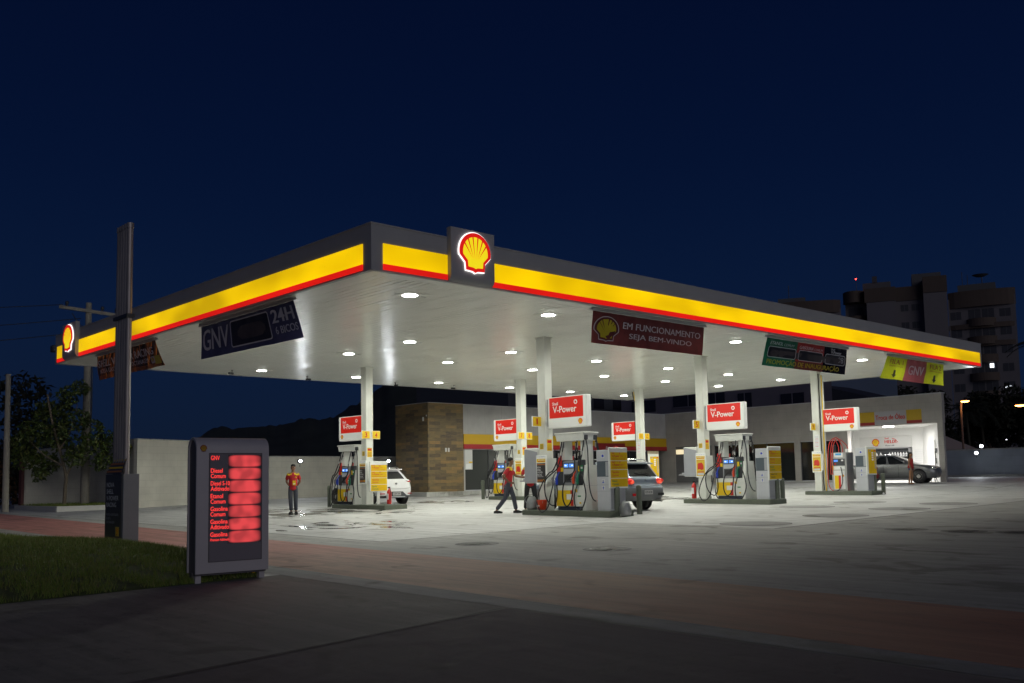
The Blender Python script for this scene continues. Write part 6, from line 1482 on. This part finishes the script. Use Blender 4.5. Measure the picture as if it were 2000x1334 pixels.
# ------------------------------------------------------------------ people
def skin_mesh(name, pts, edges, rad, m_, parent, root=0, sub=2, zone=None):
    me = bpy.data.meshes.new(name); me.from_pydata(pts, edges, []); ob = bpy.data.objects.new(name, me); col.objects.link(ob)
    md = ob.modifiers.new('skin', 'SKIN'); md.use_smooth_shade = True
    for i, r_ in enumerate(rad):
        s_ = me.skin_vertices[0].data[i]; s_.radius = r_ if isinstance(r_, tuple) else (r_, r_); s_.use_root = (i == root)
    sb = ob.modifiers.new('sub', 'SUBSURF'); sb.levels = sub; sb.render_levels = sub
    dg = bpy.context.evaluated_depsgraph_get(); dg.update()
    nm = bpy.data.meshes.new_from_object(ob.evaluated_get(dg)); nm.name = name
    bpy.data.objects.remove(ob); o = bpy.data.objects.new(name, nm); col.objects.link(o); o.parent = parent
    nm.materials.clear(); nm.materials.append(m_)
    if zone:
        nm.materials.append(zone[0])
        for p in nm.polygons: p.material_index = 1 if zone[1](p.center) else 0
    for p in nm.polygons: p.use_smooth = True
    return o
def person(label, loc, rz, J, skin, shirt, trou, hair, zone=None, sleeve=.55, long_hair=False, shorts=False, sc=1.0, female=False, shoes=True, cat='person'):
    """J: joint positions (x right of the figure's own left.., front is local -y). L/R as seen from the figure"""
    o = thing('person', label, 'person', loc, rz)
    o.scale = (sc, sc, sc)
    V = {k: Vector(v) for k, v in J.items()}
    P = []; Ed = []; Rd = []
    def add(p, r_, par=None):
        P.append(tuple(p)); Rd.append(r_); i = len(P) - 1
        if par is not None: Ed.append((par, i))
        return i
    k = .92 if female else 1.0
    pel = add(V['pelvis'], (.115, .09)); sp = add(V['pelvis'].lerp(V['chest'], .45), (.115 * k, .09), pel); ch0 = add(V['chest'], (.14 * k, .10), sp); ch = add(V['chest'].lerp(V['neck'], .48), (.105 * k, .085), ch0)
    nk0 = add(V['chest'].lerp(V['neck'], .80), (.066, .062), ch); nk = add(V['neck'], .055, nk0)
    hd = V['head']; dr = V['face'].normalized() if 'face' in V else Vector((0, -1, 0))
    up = (hd - V['neck']).normalized()
    ja = add(V['neck'] + up * .055 + dr * .02, .058, nk); mid = add(hd + dr * .012, (.076, .090), ja); top = add(hd + up * .075, (.066, .078), mid)
    nose = add(hd + dr * .108 - up * .012, .012, mid)
    sd = dr.cross(up).normalized()
    for s_ in (-1, 1): add(hd + sd * s_ * .088 - up * .01, .014, mid)
    for s_ in 'LR':
        sh = add(V['sh' + s_], .062 * k, ch); el = add(V['el' + s_], .043 * k, sh); fa = add(V['el' + s_].lerp(V['wr' + s_], .45), .042 * k, el); wr = add(V['wr' + s_], .028 * k, fa)
        d = V['hd' + s_] - V['wr' + s_]; d.normalize()
        pn = Vector(J.get('pn' + s_, (0, -1, 0))); sdv = d.cross(pn).normalized()
        pm = add(V['wr' + s_] + d * .055, (.038, .020), wr)
        for q, (off, ln) in enumerate(((-.030, .075), (-.010, .088), (.011, .082), (.031, .064))):
            b0 = V['wr' + s_] + d * .095 + sdv * off; a = add(b0, .0095, pm); b1 = add(b0 + d * ln * .5 + pn * .012, .0085, a); add(b0 + d * ln * .85 + pn * .038, .0075, b1)
        th_ = add(V['wr' + s_] + d * .05 - sdv * .045, .011, pm); add(V['wr' + s_] + d * .088 - sdv * .062 + pn * .02, .009, th_)
        hp = add(V['hip' + s_], .078, pel); kn = add(V['kn' + s_], .060, hp); cf = add(V['kn' + s_].lerp(V['an' + s_], .3), .056, kn); an = add(V['an' + s_], .038, cf)
        add(V['an' + s_] + Vector((0, 0, -.04)), .036, an)
        add(V['to' + s_], .030, len(P) - 1)
    skin_mesh('body', P, Ed, Rd, skin, o)
    # shirt
    P = []; Ed = []; Rd = []
    b00 = add(V['pelvis'] + Vector((0, 0, -.17)), (.178, .148)); b0 = add(V['pelvis'] + Vector((0, 0, -.02)), (.168, .138), b00); b1 = add(V['pelvis'].lerp(V['chest'], .4), (.158 * k, .130), b0); b2 = add(V['chest'], (.172 * k, .135), b1); b25 = add(V['chest'].lerp(V['neck'], .48), (.135 * k, .105), b2); b3 = add(V['chest'].lerp(V['neck'], .80), (.078, .075), b25)
    for s_ in 'LR':
        a = add(V['sh' + s_] * .92 + V['sh' + s_].lerp(V['chest'], 1.0) * .08, .072 * k if not female else .05, b25)
        if not female: add(V['sh' + s_].lerp(V['el' + s_], sleeve), .068, a); add(V['sh' + s_].lerp(V['el' + s_], sleeve + .25), .064, len(P) - 1)
    skin_mesh('shirt', P, Ed, Rd, shirt, o, root=2, zone=zone)
    P = []; Ed = []; Rd = []
    b0 = add(V['pelvis'] + Vector((0, 0, .09)), (.142, .115)); b1 = add(V['pelvis'] + Vector((0, 0, -.06)), (.152, .122), b0)
    for s_ in 'LR':
        a = add(V['hip' + s_], .102, b1)
        if shorts: add(V['hip' + s_].lerp(V['kn' + s_], .45), .098, a)
        else:
            c = add(V['kn' + s_], .078, a); e = add(V['kn' + s_].lerp(V['an' + s_], .55), .072, c); add(V['an' + s_] + Vector((0, 0, .02)), .070, e)
    skin_mesh('shorts' if shorts else 'trousers', P, Ed, Rd, trou, o, root=1)
    for s_ in 'LR':
        a, t_ = V['an' + s_], V['to' + s_]; d = (t_ - a); d.z = 0; d.normalize(); ang = math.atan2(d.y, d.x)
        m = MB(); m.M = T(a.x, a.y, 0) @ rot(ang)
        zb = min(a.z - .085, t_.z - .03)
        if shoes:
            m.M = T(a.x, a.y, zb) @ rot(ang)
            m.box(-.09, .19, -.048, .048, 0, .022, BLACK, .008); m.ell((.03, 0, .045), (.125, .05, .05), SHOE, 14, 8); m.ell((.13, 0, .035), (.07, .05, .035), SHOE, 12, 7)
        else: m.M = T(a.x, a.y, zb) @ rot(ang); m.box(-.07, .15, -.04, .04, 0, .015, BLACK, .006)
        m.build('shoe', o)
    m = MB(); bk = -dr
    c = hd + up * .058 + bk * .026
    E3 = Matrix((sd, bk, up)).transposed().to_4x4(); m.M = T(*c) @ E3
    m.ell((0, .008, .012), (.084, .094, .074), hair, 18, 11)
    if long_hair: m.ell((0, .06, -.10), (.085, .06, .20), hair, 14, 9)
    m.build('hair', o)
    m = MB(); m.M = T(*hd) @ E3
    for s_ in (-1, 1): m.ell((s_ * .032, -.094, .012), (.014, .008, .008), INK, 8, 5); m.box(s_ * .018, s_ * .05, -.102, -.094, .030, .036, hair)
    m.box(-.024, .024, -.100, -.092, -.055, -.048, mat('lips', (.22, .06, .05), .5) if 'lips' not in bpy.data.materials else bpy.data.materials['lips']); m.build('face_features', o)
    return o
def stand(dx=0): 
    J = dict(pelvis=(0, 0, .96), chest=(0, .01, 1.27), neck=(0, .0, 1.49), head=(0, -.015, 1.61))
    return J
# standing man, hands behind his back, facing the camera
J = stand(); J.update(shL=(.172, .01, 1.395), shR=(-.172, .01, 1.395), elL=(.235, .10, 1.13), elR=(-.235, .10, 1.13), wrL=(.11, .22, .95), wrR=(-.11, .22, .95), hdL=(.0, .20, .93), hdR=(-.0, .21, .94), pnL=(0, 1, 0), pnR=(0, 1, 0),
    hipL=(.09, 0, .88), hipR=(-.09, 0, .88), knL=(.095, -.02, .49), knR=(-.085, -.03, .49), anL=(.10, .02, .085), anR=(-.06, -.02, .085), toL=(.13, -.13, .03), toR=(-.10, -.17, .03), face=(-.1, -1, .02))
mx_, my_ = 6.12, 13.72
std = person('standing man in red and yellow shirt, hands behind his back, facing the camera', (mx_, my_, zg(mx_, my_)), R(-58 + 25), J, SKIN2, SHIRT, TROU, HAIR, zone=(SHIRTY, lambda c: c.z > 1.35 + .12 * max(0, .13 - abs(c.x)) and .05 < abs(c.x) < .215), sc=.985)
m = MB(); m.box(-.01, .10, -.155, -.148, 1.0, 1.16, YEL); m.box(.01, .08, -.158, -.155, 1.03, 1.06, PRINTW); m.build('badge', std)
m = MB(); m.ell((.10, -.135, 1.28), (.028, .008, .028), YEL, 10, 6); m.build('shirt_crest', std); 
# walking man, from behind three quarter, heading right-away; left arm forward
J = dict(pelvis=(0, .02, .97), chest=(0, -.02, 1.28), neck=(0, -.05, 1.50), head=(0, -.07, 1.63))
J.update(shL=(.19, .0, 1.41), shR=(-.19, -.02, 1.41), elL=(.22, -.20, 1.17), elR=(-.30, .14, 1.16), wrL=(.18, -.44, 1.12), wrR=(-.17, -.02, .99), hdL=(.17, -.53, 1.13), hdR=(-.13, -.10, .96), pnL=(0, -.2, -1), pnR=(.6, -.6, 0),
    hipL=(.09, .02, .90), hipR=(-.09, .02, .90), knL=(.10, -.13, .50), knR=(-.10, .10, .50), anL=(.10, -.20, .09), anR=(-.11, .40, .10), toL=(.11, -.37, .035), toR=(-.11, .24, .035), face=(.5, -.85, .0))
wx_, wy_ = 9.75, 6.72
wk = person('walking attendant in red shirt with yellow shoulders, striding towards column 1', (wx_ - .14, wy_ - .30, zg(wx_ - .14, wy_)), R(40), J, SKIN, SHIRT, TROU, HAIR, zone=(SHIRTY, lambda c: c.z > 1.35 and .04 < abs(c.x) < .22), sc=1.0)

# attendant hidden behind the payment cabinet
J = stand(); J.update(shL=(.185, .01, 1.40), shR=(-.185, .01, 1.40), elL=(.27, -.02, 1.14), elR=(-.28, -.02, 1.14), wrL=(.16, -.24, 1.10), wrR=(-.16, -.24, 1.12), hdL=(.12, -.33, 1.12), hdR=(-.12, -.33, 1.13), pnL=(0, 0, -1), pnR=(0, 0, -1),
    hipL=(.10, 0, .88), hipR=(-.10, 0, .88), knL=(.14, -.01, .49), knR=(-.14, -.01, .49), anL=(.17, .02, .085), anR=(-.17, .02, .085), toL=(.19, -.14, .03), toR=(-.19, -.14, .03), face=(0, -1, -.1))
hx, hy = 10.55, 6.42
hid = person('attendant hidden behind the grey payment cabinet, dark trousers and red shirt hem showing', (hx, hy, zg(hx, hy)), R(-40), J, SKIN, SHIRT, TROUD, HAIR, zone=(SHIRTY, lambda c: c.z > 1.37 and abs(c.x) > .04))
# man behind the left pump: only the head shows
px_, py_ = 10.35, 16.52
J2 = dict(J); pb = person('man behind the left pump, only his dark haired head showing', (px_, py_, zg(px_, py_)), R(60), J2, SKIN2, mat('pale_shirt', (.6, .58, .5), .8), TROUD, HAIR, sc=1.0)
# woman in red top and denim shorts before the saloon
J = dict(pelvis=(0, 0, .90), chest=(0, -.01, 1.18), neck=(0, .0, 1.38), head=(0, -.02, 1.50))
J.update(shL=(.155, .0, 1.30), shR=(-.155, .0, 1.30), elL=(.19, .03, 1.04), elR=(-.19, .03, 1.04), wrL=(.18, -.04, .82), wrR=(-.18, -.04, .82), hdL=(.18, -.07, .73), hdR=(-.18, -.07, .73), pnL=(-1, 0, 0), pnR=(1, 0, 0),
    hipL=(.085, .0, .82), hipR=(-.085, .0, .82), knL=(.08, -.03, .46), knR=(-.08, .03, .46), anL=(.07, .03, .085), anR=(-.08, .10, .085), toL=(.09, -.12, .03), toR=(-.08, -.05, .03), face=(0, -1, 0))
fx, fy = 34.9, 5.15
person('woman in red sleeveless top and denim shorts standing beside the grey saloon', (fx, fy, zg(fx, fy)), R(10), J, mat('warm_skin', (.28, .14, .07), .55), mat('coral_top', (.38, .03, .03), .8), mat('denim', (.03, .05, .12), .8), HAIR, long_hair=True, shorts=True, female=True, shoes=False, sc=.95)
# small person in dark red near the saloon's rear door
J = dict(pelvis=(0, .05, .42), chest=(0, -.06, .70), neck=(0, -.12, .90), head=(0, -.15, 1.02)); J.update(shL=(.155, -.06, .82), shR=(-.155, -.06, .82), elL=(.22, -.24, .64), elR=(-.22, -.24, .64), wrL=(.12, -.40, .62), wrR=(-.12, -.40, .62), hdL=(.08, -.48, .62), hdR=(-.08, -.48, .62), pnL=(0, 0, -1), pnR=(0, 0, -1),
    hipL=(.10, .02, .40), hipR=(-.10, .02, .40), knL=(.16, -.38, .50), knR=(-.16, -.36, .46), anL=(.13, -.18, .10), anR=(-.13, -.16, .10), toL=(.15, -.32, .035), toR=(-.15, -.30, .035), face=(0, -1, -.1))
qx, qy = 34.9, 7.0
person('person in dark red shirt crouching beside the grey saloon, behind a bollard', (qx, qy, zg(qx, qy)), R(150), J, SKIN, mat('wine_shirt', (.22, .012, .02), .8), TROUD, HAIR)

# ------------------------------------------------------------------ sky, dusk glow, camera
wd = bpy.data.worlds.new('World'); scene.world = wd; wd.use_nodes = True; nt = wd.node_tree; L = nt.links.new
bg = nt.nodes['Background']
# clear tropical dusk a while after sunset: deep blue that brightens a little towards the horizon, faint town glow low down
tc = N(nt, 'ShaderNodeTexCoord'); sp = N(nt, 'ShaderNodeSeparateXYZ'); L(tc.outputs['Generated'], sp.inputs[0])
cr = N(nt, 'ShaderNodeValToRGB'); cr.color_ramp.interpolation = 'B_SPLINE'; e = cr.color_ramp.elements
e[0].position = 0.0; e[0].color = (.0044, .0098, .026, 1); e[1].position = 1.0; e[1].color = (.0009, .0032, .018, 1)
for p_, c_ in ((.07, (.0044, .0112, .033)), (.17, (.0030, .0102, .038)), (.30, (.0014, .0060, .029)), (.45, (.0010, .0044, .023))):
    q = e.new(p_); q.color = (*c_, 1)
L(sp.outputs[2], cr.inputs[0])
L(cr.outputs[0], bg.inputs['Color']); bg.inputs['Strength'].default_value = 1.0
sun = bpy.data.lights.new('dusk_glow', 'SUN'); sun.energy = .42; sun.angle = R(45); sun.color = (.95, .94, 1)
so = bpy.data.objects.new('dusk_glow', sun); col.objects.link(so)
az = Vector((-.33, -.94, 0)).normalized(); el = R(9); dv = Vector((az.x * cos(el), az.y * cos(el), sin(el)))
so.rotation_euler = dv.to_track_quat('Z', 'Y').to_euler()
cam = bpy.data.cameras.new('camera'); cam.sensor_width = 36; cam.lens = 1885.656 / 2000 * 36; cam.shift_y = 95.9146 / 2000; cam.clip_end = 8000; cam.clip_start = .05
co = bpy.data.objects.new('camera', cam); col.objects.link(co); scene.camera = co
Rv, Uv, Fv = Vector((.73471085, -.67812439, -.01863545)), Vector((-.04843487, -.07983734, .99563048)), Vector((.67664912, .73059791, .09150223))
M = Matrix((Rv, Uv, -Fv)).transposed().to_4x4(); M.translation = (-11.16646, -16.23693, .943136); co.matrix_world = M
scene.render.engine = 'CYCLES'; scene.cycles.use_denoising = True; scene.cycles.max_bounces = 8; scene.cycles.sample_clamp_indirect = 6
scene.view_settings.view_transform = 'Standard'; scene.view_settings.look = 'None'; scene.view_settings.exposure = 0; scene.view_settings.gamma = 1; scene.view_settings.use_curve_mapping = False
